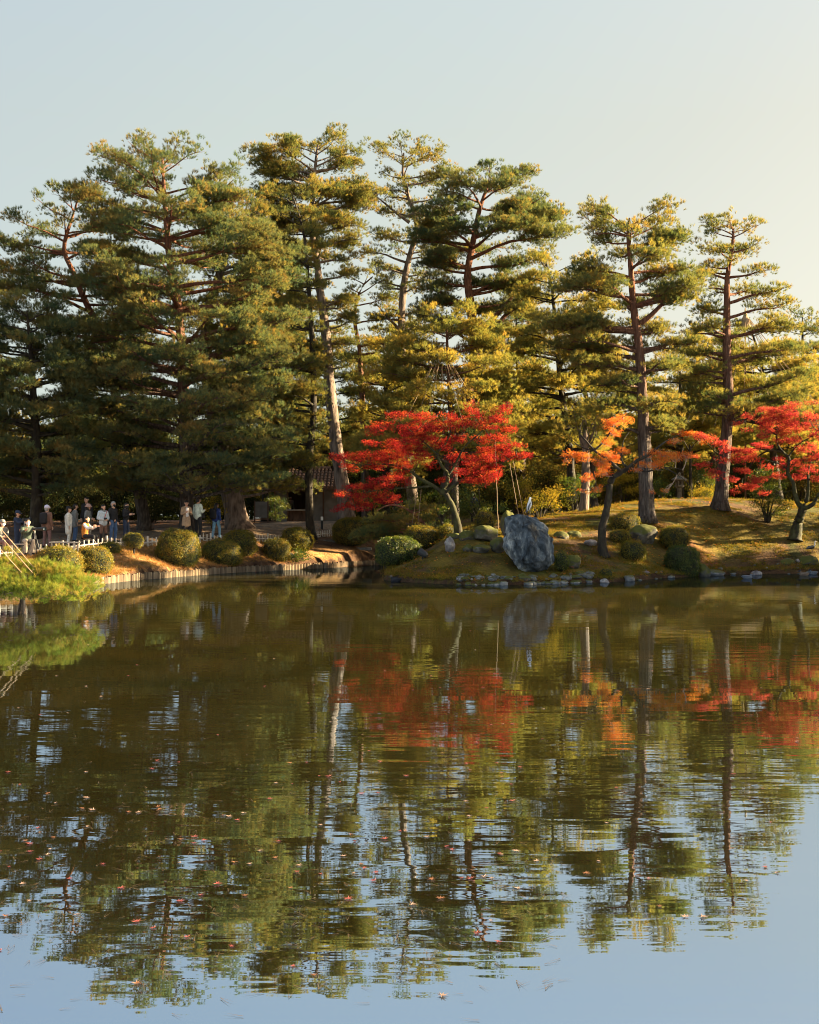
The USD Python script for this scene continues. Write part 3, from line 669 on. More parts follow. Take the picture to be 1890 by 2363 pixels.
pine('crooked red-barked pine seen in the gap right of the long pale trunk', 66, [(772, 1080), (765, 900), (757, 740), (746, 665), (760, 610), (785, 565)], 0.26,
     [(555, 750, 840), (610, 735, 870), (700, 735, 860), (780, 740, 880), (860, 745, 880), (960, 760, 880)], 'pine_mid', 'bark_pine', 1.25, 5, 18, dens=0.85, clear=(600, 780))
for i, (lab, Y, tr, pr_, lk) in enumerate([
        ('dim pine filling the gap between the two largest left crowns', 72, [(560, 1080), (555, 800), (550, 440)], [(430, 520, 585), (500, 490, 620), (620, 470, 640), (760, 460, 650), (900, 450, 650), (1000, 460, 640)], 'pine_mid'),
        ('dim pine behind the leaning red trunk at left', 70, [(240, 1080), (240, 800), (235, 620)], [(600, 205, 270), (700, 160, 320), (820, 140, 340), (950, 140, 340)], 'pine_mid'),
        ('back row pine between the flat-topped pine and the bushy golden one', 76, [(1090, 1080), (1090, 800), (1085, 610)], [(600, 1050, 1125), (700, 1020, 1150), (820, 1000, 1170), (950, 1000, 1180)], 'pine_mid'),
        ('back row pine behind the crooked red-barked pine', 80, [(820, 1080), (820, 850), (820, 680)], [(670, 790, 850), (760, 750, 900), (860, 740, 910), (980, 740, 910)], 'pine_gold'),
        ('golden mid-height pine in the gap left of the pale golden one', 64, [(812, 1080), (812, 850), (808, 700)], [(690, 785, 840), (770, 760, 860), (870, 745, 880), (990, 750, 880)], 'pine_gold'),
        ('back row pine left of the round-topped pine', 78, [(700, 1080), (700, 850), (700, 640)], [(700, 670, 735), (780, 640, 760), (880, 620, 780), (990, 620, 780)], 'pine_mid')]):
    pine(lab, Y, tr, 0.24, pr_, lk, 'bark_dark', 1.15, 6, 30 + i, spray=1.2, dens=1.2)


for i, (lab, Y, tr, r_, pr_, lk, dn) in enumerate([
        ('golden back pine filling below the slender airy pine', 74, [(1500, 1060), (1500, 900), (1495, 690)], 0.24, [(690, 1465, 1530), (760, 1430, 1570), (860, 1410, 1590), (980, 1410, 1600)], 'pine_gold', 1.0),
        ('golden pine low on the right between crimson maple and rope cone', 68, [(1690, 1050), (1685, 900), (1680, 780)], 0.22, [(780, 1650, 1720), (840, 1610, 1750), (920, 1600, 1770), (1000, 1600, 1770)], 'pine_gold', 1.0),
        ('golden back pine showing just left of the tall island trunk', 74, [(1300, 1060), (1300, 850), (1300, 740)], 0.22, [(735, 1260, 1340), (800, 1230, 1370), (900, 1220, 1390), (1000, 1220, 1390)], 'pine_gold', 1.0),
        ('back row pine between pale golden pine and bushy golden pine', 70, [(1100, 1070), (1100, 900), (1095, 760)], 0.22, [(755, 1060, 1130), (820, 1030, 1160), (920, 1020, 1170), (1010, 1020, 1170)], 'pine_gold', 1.0),
        ('pine beyond the right edge shading the lawn, nearest one', 43.6, [(2230, 1100), (2225, 900), (2220, 700)], 0.3, [(650, 2150, 2290), (720, 2090, 2350), (820, 2060, 2390), (930, 2080, 2370), (1000, 2100, 2330)], 'pine_mid', 1.3),
        ('pine beyond the right edge shading the lawn, middle one', 42.4, [(2480, 1100), (2475, 900), (2470, 640)], 0.3, [(600, 2400, 2540), (680, 2340, 2600), (800, 2310, 2640), (930, 2320, 2620), (1010, 2350, 2590)], 'pine_mid', 1.3),
        ('low broad pine just beyond the right edge of the lawn', 48.0, [(2140, 1090), (2138, 980), (2135, 860)], 0.25, [(815, 2090, 2170), (880, 2040, 2230), (950, 2020, 2250), (1020, 2040, 2240)], 'pine_mid', 1.2),
        ('second low broad pine beyond the right edge close to the water', 45.2, [(2300, 1090), (2298, 980), (2295, 850)], 0.25, [(800, 2240, 2340), (870, 2190, 2400), (950, 2170, 2420), (1030, 2190, 2400)], 'pine_mid', 1.3),
        ('third low broad pine beyond the right edge behind the lowest one', 49.0, [(2290, 1090), (2288, 980), (2285, 850)], 0.25, [(790, 2240, 2330), (870, 2200, 2380), (950, 2180, 2400), (1030, 2200, 2380)], 'pine_mid', 1.3),
        ('pine beyond the right edge shading the lawn, farthest one', 45.6, [(2380, 1080), (2370, 900), (2370, 640)], 0.3, [(600, 2300, 2440), (700, 2250, 2490), (820, 2220, 2530), (940, 2240, 2510), (1010, 2260, 2480)], 'pine_mid', 1.3)]):
    pine(lab, Y, tr, r_, pr_, lk, 'bark_pine', 1.0, 7, 70 + i, dens=dn)
for i, (lab, x, Y, top) in enumerate([('thin pine beyond the right edge on the lawn rim', 2010, 53, 800), ('thin pine beyond the right edge behind the lawn', 2180, 54, 780)]):
    pine(lab, Y, [(x, 1080), (x - 8, 950), (x, top)], 0.22, [(top - 5, x - 30, x + 30), (top + 70, x - 90, x + 100), (top + 150, x - 120, x + 110), (top + 220, x - 80, x + 90)], 'pine_mid', 'bark_pine', 1.3, 5, 90 + i, dens=0.6, jag=0.4)

#@@REST
# ------------------------------------------------------------------ far wood behind the garden
def far_tree(seed, h=9.0, w=5.0):
    g = np.random.default_rng(seed)
    n = 2600
    lob = g.normal(size=(14, 3)) * [w * 0.26, w * 0.26, h * 0.24] + [0, 0, h * 0.48]
    c = lob[g.integers(0, 14, n)] + g.normal(size=(n, 3)) * [w * 0.13, w * 0.13, h * 0.075]
    d = unit(g.normal(size=(n, 3)) + [0, 0, 0.3])
    a = blades(c, d, g.uniform(0.25, 0.5, n), 0.22, g)
    t = tube([[0, 0, 0], [0.1, 0, h * 0.3], [0, 0, h * 0.75]], [0.22, 0.16, 0.05], 6)
    return join([a, t])


g = np.random.default_rng(5)
n = 230
fx, fy = g.uniform(-48, 62, n), g.uniform(86, 135, n)
instancer('/World', 'far_wood', [('far_tree', far_tree(s, 9, 5.5), 'far_leaf') for s in (1, 2, 3, 4)],
          np.c_[fx, fy, np.full(n, 2.5)], quats(np.tile([0, 0, 1.0], (n, 1)), g), g.uniform(0.75, 1.15, n), g.integers(0, 4, n))
tag(stage.GetPrimAtPath('/World/far_wood'), 'distant mixed wood closing the gaps behind the garden pines', 'wood', kind='stuff')


# ------------------------------------------------------------------ maples
def maple(label, Y, conv, limbs, pads, look, bark, seed, dens=1.0, leaf=1.0, twigs=6, spray=0.62, depth=0.9):
    g = np.random.default_rng(500 + seed)
    cv = lambda p: (conv[0] + p[0] / conv[2], conv[1] + p[1] / conv[2])
    first = P(*cv(limbs[0][0][0]), Y)
    b = np.array([first[0], Y, gz(first[0], Y) - 0.1])
    root = thing('maple_tree', label, 'tree', b)
    sk, skr = [], []
    for k, (pl, r0, r1) in enumerate(limbs):
        w = np.array([P(*cv(p), Y) for p in pl])
        if k == 0:
            w[0, 2] = min(w[0, 2], b[2])
        w[1:, 1] += np.cumsum(g.normal(0, 0.10 + 0.1 * (k > 0), len(w) - 1))
        if k and sk:
            allp = np.vstack(sk)
            near = np.argmin(np.linalg.norm(allp[:, [0, 2]] - w[0, [0, 2]], axis=1))
            w[0] = allp[near]
            w[1:, 1] += allp[near][1] - Y
        c = spline(w, max(8, len(w) * 5))
        u = np.linspace(0, 1, len(c))
        rad = r0 + (r1 - r0) * u
        if k == 0:
            rad = rad * (1 + 0.6 * np.exp(-(c[:, 2] - b[2]) / 0.22))
        part(root, 'trunk' if k == 0 else 'limb', tube(c - b, rad, 10, 0.07, k), bark, smooth=True)
        sk.append(c), skr.append(rad)
    allp = np.vstack(sk)
    pts, nrm, scl, tw = [], [], [], []
    for (x, y, hw, hh) in pads:
        hh = hh * 1.25
        c = P(*cv((x, y)), Y)
        m = FPX / Y * conv[2]
        w, h = hw / m, hh / m
        near = allp[np.argmin(np.linalg.norm(allp[:, [0, 2]] - c[[0, 2]], axis=1))]
        c[1] = near[1] + g.uniform(-1, 1) * depth * (0.4 + 0.25 * np.linalg.norm(c[[0, 2]] - near[[0, 2]]))
        mid = 0.5 * (c + near) + [0, 0, -0.08]
        tw.append(tube(spline([near, mid, c], 6) - b, np.linspace(0.022, 0.008, 6), 5))
        for _ in range(twigs):
            e = c + g.uniform(-1, 1, 3) * [w * 1.1, w * 0.9, h]
            s = near + (c - near) * g.uniform(0.5, 1)
            tw.append(tube(spline([s, 0.5 * (s + e) + g.normal(0, 0.05, 3), e], 5) - b, np.linspace(0.008, 0.003, 5), 3, cap=False))
        cnt = max(2, int(dens * (w * w * 2.6 + w * h * 2) / (0.36 * spray) ** 2 * 0.8))
        q = g.normal(size=(cnt, 3))
        q = unit(q) * g.uniform(0, 1, (cnt, 1)) ** 0.45
        q = q * [w, w * 0.85, h * 0.85]
        q[:, 2] += h * 0.2 * (1 - (q[:, 0] / max(w, .01)) ** 2)
        pts.extend(c + q)
        nrm.extend(np.array([0, 0, 1.0]) + g.normal(0, 0.25, (cnt, 3)))
        scl.extend(g.uniform(0.75, 1.25, cnt) * spray)
    part(root, 'twigs', join(tw), 'bark_pale' if look == 'maple_orange' else bark, kind='stuff')
    put_crown(root, np.array(pts) - b, np.array(nrm), np.array(scl), MAPLES, look, g, pname='leaf_spray')


maple('wide red maple with dark mossy leaning trunk left of the boulder', 44.8, (750, 850, 3.448),
      [([(1062, 1290), (1020, 1120), (965, 1010), (935, 955)], 0.16, 0.10),
       ([(960, 1010), (850, 930), (760, 880), (680, 820), (600, 780), (470, 760), (300, 770)], 0.085, 0.02),
       ([(940, 960), (975, 900), (980, 850), (920, 760), (895, 680), (960, 600), (1000, 480)], 0.09, 0.02),
       ([(960, 985), (1030, 930), (1090, 895), (1250, 850), (1400, 760), (1520, 690)], 0.07, 0.015),
       ([(985, 850), (1040, 760), (1100, 640), (1230, 520), (1380, 400)], 0.055, 0.012),
       ([(850, 935), (720, 950), (560, 960), (380, 980), (200, 1030)], 0.05, 0.012),
       ([(900, 690), (800, 600), (680, 500), (560, 400)], 0.04, 0.01)],
      [(560, 385, 70, 35), (700, 400, 80, 45), (820, 390, 70, 40), (1000, 390, 70, 40), (1150, 350, 60, 50), (1240, 390, 60, 35), (1420, 345, 75, 55), (1370, 420, 90, 50), (1280, 470, 90, 45),
       (420, 460, 55, 40), (380, 510, 70, 30), (550, 480, 90, 40), (700, 480, 110, 50), (850, 480, 100, 50), (1000, 470, 100, 50), (1120, 440, 90, 45), (1460, 495, 70, 28), (1350, 560, 100, 40), (1240, 560, 70, 40),
       (350, 590, 75, 25), (520, 600, 90, 40), (650, 590, 110, 50), (780, 560, 120, 50), (920, 600, 100, 45), (1060, 560, 90, 40), (950, 640, 70, 30),
       (110, 705, 75, 25), (200, 720, 110, 35), (330, 700, 110, 40), (450, 710, 110, 50), (580, 680, 110, 60), (700, 660, 110, 55), (200, 785, 70, 25), (420, 780, 100, 35), (620, 760, 90, 45), (750, 730, 90, 55), (840, 760, 60, 40), (1050, 700, 80, 35),
       (1280, 660, 100, 35), (1400, 640, 110, 35), (1530, 610, 70, 25), (1580, 700, 90, 20), (1450, 700, 110, 32), (1300, 730, 120, 40), (1160, 740, 90, 40), (1080, 810, 80, 40), (1200, 820, 100, 45), (1320, 800, 90, 35),
       (1150, 900, 90, 28), (1260, 890, 100, 30), (1330, 850, 70, 25), (950, 890, 70, 18), (430, 900, 60, 30), (560, 880, 90, 45), (640, 920, 60, 35), (330, 950, 100, 28), (480, 950, 100, 30), (220, 955, 70, 20), (600, 845, 60, 40),
       (120, 1010, 70, 18), (260, 1030, 100, 30), (420, 1010, 100, 30), (560, 1060, 65, 35), (200, 1090, 90, 28), (330, 1090, 90, 30), (120, 1125, 60, 16), (260, 1130, 50, 16), (480, 1060, 80, 30)],
      'maple_red', 'bark_mossy', 1, dens=1.35, twigs=4)
maple('sparse orange maple with black crooked trunk on the island lawn', 43.8, (1250, 950, 4.31),
      [([(630, 1460), (600, 1330), (600, 1180), (640, 1000), (660, 850), (670, 720), (690, 650)], 0.17, 0.12),
       ([(690, 650), (760, 610), (830, 560), (900, 500), (1000, 450), (1150, 330), (1320, 240)], 0.11, 0.012),
       ([(760, 610), (640, 490), (520, 390), (440, 290), (385, 210), (420, 80)], 0.07, 0.012),
       ([(520, 385), (640, 260), (720, 130), (860, 30)], 0.04, 0.01),
       ([(800, 560), (750, 470), (765, 330), (830, 220)], 0.04, 0.01),
       ([(830, 600), (890, 590), (960, 615), (1100, 580), (1300, 600)], 0.05, 0.01),
       ([(520, 385), (350, 330), (280, 240)], 0.035, 0.008), ([(890, 590), (900, 500), (960, 420)], 0.03, 0.01),
       ([(670, 720), (560, 760), (420, 790)], 0.03, 0.008), ([(1100, 580), (1240, 640), (1400, 790)], 0.025, 0.006), ([(520, 400), (300, 440), (60, 480)], 0.03, 0.006)],
      [(300, 430, 90, 35), (400, 460, 100, 45), (560, 530, 80, 60), (600, 610, 70, 50), (680, 480, 90, 50), (640, 420, 60, 40), (700, 130, 110, 55), (820, 80, 90, 55), (700, 230, 70, 40), (620, 320, 60, 40),
       (930, 540, 60, 50), (1020, 560, 80, 40), (1060, 430, 90, 40), (1150, 470, 110, 45), (1240, 490, 60, 40), (870, 600, 40, 30), (450, 660, 70, 30), (530, 770, 45, 25), (400, 795, 40, 18), (1030, 800, 28, 22), (1150, 800, 28, 25),
       (1250, 330, 60, 40), (240, 500, 40, 25), (760, 420, 60, 40), (1330, 470, 60, 30)],
      'maple_orange', 'bark_dark', 2, dens=1.6, twigs=14, spray=0.55)
maple('crimson maple with forked mossy trunk at the right edge', 50.5, (1600, 900, 5.945),
      [([(1390, 2060), (1430, 1850), (1455, 1720), (1480, 1600)], 0.24, 0.17),
       ([(1460, 1620), (1400, 1540), (1360, 1430), (1330, 1280), (1270, 1130), (1270, 950), (1200, 860), (1080, 830), (880, 950)], 0.12, 0.02),
       ([(1490, 1600), (1540, 1430), (1530, 1290), (1560, 1100), (1640, 900)], 0.09, 0.02),
       ([(1500, 1620), (1580, 1560), (1650, 1430), (1740, 1370), (1950, 1250)], 0.11, 0.03),
       ([(1220, 880), (1120, 760), (1060, 640), (1100, 480)], 0.05, 0.012), ([(1280, 930), (1400, 750), (1530, 660), (1640, 560)], 0.045, 0.012),
       ([(1080, 830), (880, 800), (560, 840), (380, 900)], 0.04, 0.01), ([(1270, 1100), (1130, 1000), (900, 960)], 0.04, 0.012), ([(1060, 640), (820, 480), (700, 400)], 0.025, 0.008)],
      [(1000, 450, 200, 100), (1050, 340, 150, 60), (900, 310, 80, 40), (1200, 380, 120, 60), (1300, 260, 110, 50), (1450, 420, 100, 60), (1500, 205, 70, 22), (1200, 540, 140, 80), (700, 385, 100, 25), (550, 480, 60, 40), (700, 560, 60, 25), (1100, 600, 140, 70),
       (400, 740, 100, 55), (560, 830, 140, 55), (750, 850, 150, 55), (900, 930, 130, 50), (620, 950, 150, 60), (420, 960, 100, 55), (150, 1040, 110, 32), (60, 940, 60, 32), (330, 1130, 110, 50), (250, 1210, 60, 35), (850, 1250, 130, 45), (780, 1340, 150, 40), (600, 1400, 70, 24),
       (980, 1420, 80, 18), (1150, 1180, 110, 35), (1000, 1050, 80, 35), (1150, 960, 70, 40), (1400, 1000, 110, 50), (1550, 960, 100, 50), (1450, 840, 120, 50), (1600, 800, 80, 50), (1650, 560, 80, 60), (1550, 650, 80, 45), (1650, 1230, 90, 60), (1450, 1200, 100, 40), (1680, 950, 60, 50),
       (1500, 520, 90, 50), (1800, 600, 110, 80), (1800, 900, 110, 80), (1850, 1100, 120, 80), (1350, 560, 120, 60), (1120, 720, 110, 45), (950, 760, 120, 45), (1320, 700, 100, 50), (1600, 1080, 110, 50), (1480, 1100, 90, 40), (1700, 700, 90, 60), (1230, 1060, 80, 40), (680, 1120, 110, 40), (560, 1230, 90, 40), (1250, 330, 90, 40), (1120, 420, 120, 60), (860, 660, 100, 40), (900, 560, 90, 50), (100, 640, 110, 40), (230, 680, 80, 30), (1680, 420, 80, 50)],
      'maple_crimson', 'bark_mossy', 3, dens=1.7, twigs=5)
maple('thin orange red maple far back between the two tall pine trunks', 60, (1250, 950, 4.31),
      [([(1480, 850), (1480, 500), (1470, 330)], 0.10, 0.05), ([(1470, 400), (1400, 240), (1350, 170)], 0.04, 0.01), ([(1470, 400), (1560, 280), (1620, 220)], 0.04, 0.01)],
      [(1400, 190, 90, 30), (1470, 225, 110, 35), (1560, 240, 80, 35), (1350, 150, 50, 22), (1640, 250, 60, 40), (1600, 310, 60, 25)], 'maple_orange', 'bark_dark', 4, dens=0.7, twigs=5)


# ------------------------------------------------------------------ shrubs
def clipped(label, x0, x1, y0, y1, Y, look='azalea_leaf', stem=False, squash=0.9, name='clipped_shrub', group=None):
    g = np.random.default_rng(int(x0 * 7 + y1))
    m = FPX / Y
    w, h = (x1 - x0) / m, (y1 - y0) / m
    c = P((x0 + x1) / 2, y1, Y)
    zb = c[2]
    gr = gz(c[0], Y)
    if not stem:
        zb = min(zb, gr + 0.05)
        h = P(0, y0, Y)[2] - zb
    b = np.array([c[0], Y, zb])
    root = thing(name, label, 'shrub', b, group=group)
    ico = trimesh.creation.icosphere(4)
    v = ico.vertices.copy()
    e = 0.85
    v = np.sign(v) * np.abs(v) ** e
    v *= [w / 2, w / 2 * squash, h * 0.56]
    nz = meshkit.fbm(v * 1.6 / max(w, .5) * 2 + g.uniform(0, 50, 3), 3)
    nz2 = meshkit.fbm(v * 6.0 + g.uniform(0, 50, 3), 3)
    v *= (0.90 + 0.30 * (nz - 0.42) + 0.10 * (nz2 - 0.5))[:, None]
    v[:, 2] += h * 0.46
    v[:, 2] = np.maximum(v[:, 2], -0.04)
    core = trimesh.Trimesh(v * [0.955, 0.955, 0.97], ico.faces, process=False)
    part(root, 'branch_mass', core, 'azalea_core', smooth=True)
    surf = trimesh.Trimesh(v, ico.faces, process=False)
    cnt = int(surf.area / 0.0085)
    pts, fi = trimesh.sample.sample_surface(surf, cnt, seed=int(x0))
    nn = surf.face_normals[fi]
    keep = pts[:, 2] > 0.02
    pts, nn = pts[keep], nn[keep]
    pts = pts + nn * (g.normal(0, 0.014, (len(pts), 1)) + (g.uniform(size=(len(pts), 1)) < 0.06) * g.uniform(0.02, 0.09, (len(pts), 1)))
    put_crown(root, pts, nn + g.normal(0, 0.35, nn.shape), g.uniform(0.8, 1.25, len(pts)), CLIPPED, look, g, name='foliage', pname='leaf_sprig')
    if stem:
        part(root, 'stem', tube([[0, 0, gr - b[2] - 0.1], [0.02, 0, 0.0], [0, 0, 0.15]], [0.05, 0.04, 0.05], 8), 'bark_dark')
    else:
        part(root, 'stem', tube([[0, 0, min(gr - b[2], 0) - 0.1], [0.02, 0, 0.1], [0, 0, 0.2]], [0.07, 0.06, 0.05], 8), 'bark_dark')


G1 = 'clipped azalea domes on the left bank'
clipped('broad dark clipped shrub dome just behind the foreground pine branch', 80, 190, 1262, 1334, 38.6, group=G1)
clipped('rounded clipped shrub with sunlit right side, second from left on the bank', 174, 258, 1262, 1329, 40.2, group=G1)
clipped('small golden clipped shrub on top of the bank between two fence stretches', 226, 278, 1251, 1279, 43.8, group=G1)
clipped('little golden topiary ball on a thin stem by the fence', 286, 331, 1231, 1262, 44.4, stem=True, group=G1)
clipped('largest egg-shaped clipped shrub on the left bank, half sunlit', 361, 463, 1221, 1308, 46.0, group=G1)
clipped('sunlit round clipped shrub right of the largest egg-shaped one', 466, 557, 1244, 1308, 49.2, group=G1)
clipped('dark clipped shrub in the row behind, below the woman in pale jeans', 508, 593, 1225, 1283, 50.8, group=G1)
clipped('small round clipped shrub at the middle of the log edging', 604, 671, 1243, 1298, 52.4, group=G1)
clipped('dark dome shrub in front of the white fence posts', 646, 724, 1219, 1272, 54.2, group=G1)
clipped('large shaded dome shrub at the foot of the pale trunk', 767, 852, 1195, 1258, 58.0, group=G1)
clipped('low dark cushion shrub overhanging the cove from the island tip', 864, 972, 1240, 1304, 43.8, look='evergreen_leaf')
clipped('flat-topped shrub with sunlit golden rim behind the cushion shrub', 930, 1018, 1214, 1264, 46.8)
clipped('dark dome shrub left of the maple trunk foot', 1011, 1055, 1211, 1264, 46.4)
clipped('little low dark dome shrub beside the pale upright rock', 1040, 1093, 1273, 1303, 42.3)
clipped('dark dome shrub behind the mossy rocks near the boulder', 1097, 1142, 1180, 1216, 47.5)
G2 = 'clipped domes on the island lawn'
clipped('wide dome shrub below the tall island pine trunk', 1407, 1476, 1184, 1226, 48.2, group=G2)
clipped('small low dome shrub just right of the black maple trunk', 1404, 1454, 1223, 1253, 46.2, group=G2)
clipped('round dome shrub in the middle of the lawn cluster', 1430, 1489, 1249, 1294, 44.2, group=G2)
clipped('dark dome shrub at the left end of the red litter strip', 1521, 1593, 1213, 1264, 47.6, group=G2)
clipped('big glossy dome shrub at the water with sunlit right flank', 1533, 1616, 1258, 1334, 45.3, look='evergreen_leaf', group=G2)
clipped('tiny bluish dome shrub at the waterline below the black trunk', 1381, 1414, 1309, 1343, 40.9, group=G2)
clipped('dark shrub tucked against the right foot of the boulder', 1280, 1311, 1275, 1311, 40.9, look='evergreen_leaf')


def bush(label, cx, y0, y1, w, Y, look='evergreen_leaf', dens=1.0, seed=0, name='evergreen_shrub', spray=0.8, cat='shrub', group=None):
    g = np.random.default_rng(900 + seed)
    m = FPX / Y
    W, c = w / m, P(cx, y1, Y)
    gr = gz(c[0], Y)
    b = np.array([c[0], Y, gr - 0.05])
    H = max(P(0, y0, Y)[2] - gr, 0.4)
    root = thing(name, label, cat, b, group=group)
    ms, pts = [], []
    nl = max(5, int(W * H * 3))
    for k in range(nl):
        e = np.array([g.uniform(-1, 1) * W * 0.46, g.uniform(-1, 1) * W * 0.36, H * g.uniform(0.22, 0.95)])
        e[:2] *= math.sqrt(max(1 - ((e[2] / H - 0.45) / 0.62) ** 2, 0.15))
        s = np.array([e[0] * 0.15, e[1] * 0.15, 0])
        ms.append(tube(spline([s, 0.5 * (s + e) + [0, 0, 0.1 * H], e], 6), np.linspace(0.03, 0.008, 6), 5))
        cnt = max(3, int(9 * dens))
        pts.extend(e + g.normal(size=(cnt, 3)) * [0.22 * spray * 1.2, 0.22 * spray * 1.2, 0.13 * spray * 1.2])
    pts = np.array(pts)
    pts = pts[pts[:, 2] > 0.05]
    part(root, 'stems', join(ms), 'bark_dark')
    put_crown(root, pts, np.array([0, 0, 1.0]) + g.normal(0, 0.5, pts.shape), g.uniform(0.7, 1.2, len(pts)) * spray, EVERG, look, g, name='foliage', pname='leaf_spray')


for i, a in enumerate([
        ('glossy camellia shrub under the left limbs of the crimson maple', 1770, 1078, 1188, 92, 52.5, 'evergreen_leaf', 1.4),
        ('dark round shrub on the ridge beside the stone lantern', 1620, 1085, 1150, 80, 60, 'evergreen_leaf', 1.4),
        ('pale-leaved low shrub on the ridge between lantern and right pine', 1622, 1125, 1152, 60, 58.5, 'yellow_leaf', 1.0),
        ('dark shrub on the ridge left of the stone lantern', 1528, 1090, 1152, 50, 60, 'evergreen_leaf', 1.3),
        ('yellow-lit spreading shrub behind the heron', 1245, 1105, 1195, 130, 50.5, 'yellow_leaf', 1.1),
        ('dark leafy shrub between the red maple trunk and the boulder', 1110, 1105, 1200, 120, 50, 'evergreen_leaf', 1.3),
        ('bright yellow-green shrub behind the orange maple trunk', 1440, 1090, 1155, 60, 60, 'yellow_leaf', 1.2),
        ('leafy green shrub left of the grey stump on the mound', 1325, 1090, 1180, 80, 56, 'evergreen_leaf', 1.1),
        ('sunlit yellow-green shrub behind the man in the mint sweater', 490, 1140, 1215, 60, 56, 'yellow_leaf', 0.8),
        ('dark shrub beside the hut wall', 632, 1140, 1205, 52, 66, 'evergreen_leaf', 1.2),
        ('low shaded shrub at the water end of the log edging', 700, 1284, 1300, 50, 52.6, 'evergreen_leaf', 1.0),
        ('dim shrub in the shade far behind the red maple trunk', 990, 1110, 1205, 120, 58, 'evergreen_leaf', 1.2),
        ('dim tall shrub behind the large shaded dome', 860, 1110, 1215, 110, 64, 'evergreen_leaf', 1.2)]):
    bush(a[0], *a[1:6], look=a[6], dens=a[7], seed=i)
UNDER = ['shaded understory shrub at the far left edge behind the path', 'shaded understory shrub behind the navy-capped person', 'shaded understory shrub behind the pale puffer coat', 'shaded understory shrub behind the black-masked people',
         'shaded understory shrub behind the leaning pine foot', 'shaded understory shrub behind the tan-coated person', 'shaded understory shrub left of the hut behind the widest trunk', 'shaded understory shrub right of the hut',
         'understory thicket shrub behind the left tip of the red maple', 'understory thicket shrub behind the red maple trunk', 'understory thicket shrub behind the right half of the red maple', 'understory thicket shrub behind the heron',
         'understory thicket shrub behind the short grey trunk', 'understory thicket shrub behind the tall island trunk', 'understory thicket shrub behind the stone lantern', 'understory thicket shrub behind the crimson maple left side',
         'understory thicket shrub behind the crimson maple trunk', 'understory thicket shrub just beyond the right edge']
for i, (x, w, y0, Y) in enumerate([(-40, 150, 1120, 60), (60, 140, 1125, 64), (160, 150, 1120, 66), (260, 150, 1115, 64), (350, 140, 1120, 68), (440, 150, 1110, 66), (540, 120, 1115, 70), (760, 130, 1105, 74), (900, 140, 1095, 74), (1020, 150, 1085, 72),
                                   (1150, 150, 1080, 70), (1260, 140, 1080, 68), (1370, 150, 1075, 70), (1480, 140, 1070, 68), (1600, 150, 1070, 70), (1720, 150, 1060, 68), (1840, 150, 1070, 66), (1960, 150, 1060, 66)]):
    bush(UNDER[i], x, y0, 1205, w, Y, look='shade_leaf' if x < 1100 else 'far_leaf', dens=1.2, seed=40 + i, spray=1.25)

# low spreading pine left of the maple and the pine branch over the water in front
pine('low sprawling pine with drooping sprays left of the red maple', 51, [(1000 / S, 1215 / S), (960 / S, 1190 / S), (905 / S, 1165 / S), (870 / S, 1150 / S)], 0.10,
     [(1055, 800, 850), (1080, 770, 860), (1110, 745, 865), (1135, 745, 860), (1150, 760, 850)], 'pine_mid', 'bark_red', 0.55, 6, 60, droop=0.15, spray=0.8, name='pine_tree', candle=0, drop=0.1)
FINE = [needle_spray(70, n=11, R=0.26, per=26, length=0.13, width=0.0075, up=0.8), needle_spray(71, n=10, R=0.24, per=28, length=0.14, width=0.0075, up=0.6)]
pine('bright foreground pine branch spreading low over the water at lower left', 25.8, [(46 / S, 1416 / S), (42 / S, 1385 / S), (44 / S, 1365 / S), (50 / S, 1330 / S), (40 / S, 1300 / S)], 0.05,
     [(1182, -60, 75), (1196, -100, 105), (1212, -130, 150), (1228, -140, 185), (1244, -120, 180), (1258, -110, 160), (1270, -60, 110)], 'pine_front', 'bark_grey', 0.17, 8, 61, droop=0.12, spray=0.75, depth=0.6, base_z=-0.4, candle=0, protos=FINE, twig=2.0, dens=1.0, min_z=0.80, drop=0.0)
b0 = P(57, 1416, 25.7)
pr = thing('support_post', 'pale leaning post standing in the water under the foreground pine branch', 'post', (b0[0], b0[1], -0.4))
part(pr, 'pole', tube(np.array([[0, 0, 0], [0.0, 0, 0.4], [-0.06, 0.02, 0.95]]), [0.04, 0.04, 0.035], 9, 0.04), 'bark_grey', smooth=True)
part(pr, 'binding', tube(np.array([[-0.045, 0.01, 0.82], [-0.055, 0.015, 0.9]]), [0.05, 0.05], 9), 'rope')

# ------------------------------------------------------------------ rocks
def rock(seed, sx, sy, sz, sub=3, rug=0.30, cuts=7):
    g = np.random.default_rng(seed)
    m = trimesh.creation.icosphere(sub)
    v = m.vertices.copy()
    for _ in range(cuts):
        nrm = unit(g.normal(size=3))
        d = g.uniform(0.62, 0.9)
        k = v @ nrm
        v -= np.maximum(k - d, 0)[:, None] * nrm * 0.9
    v *= (1 + rug * 2 * (meshkit.fbm(v * 2.2 + g.uniform(0, 99, 3), 4, seed) - 0.5))[:, None]
    return v * [sx, sy, sz], m.faces


def put_rock(label, x0, x1, y0, y1, Y, look, seed, name='rock', group=None, sub=3, rug=0.22, sink=0.15):
    m = FPX / Y
    w, h = (x1 - x0) / m / 2, (y1 - y0) / m / 2
    c = P((x0 + x1) / 2, (y0 + y1) / 2, Y)
    zb = gz(c[0], Y) if inland([(c[0], Y)])[0] > 0.1 else -0.05
    top = c[2] + h
    h = max((top - zb) / 2 * (1 + sink), h)
    v, f = rock(seed, w * 1.06, w * 0.9, h, sub, rug)
    v = v + [c[0], Y + w * 0.3, top - h]
    o = usdkit.mesh(stage, free('/World', name), (v, f), LOOK[look], smooth=True)
    tag(o, label, 'rock' if name == 'rock' else 'stone', group)


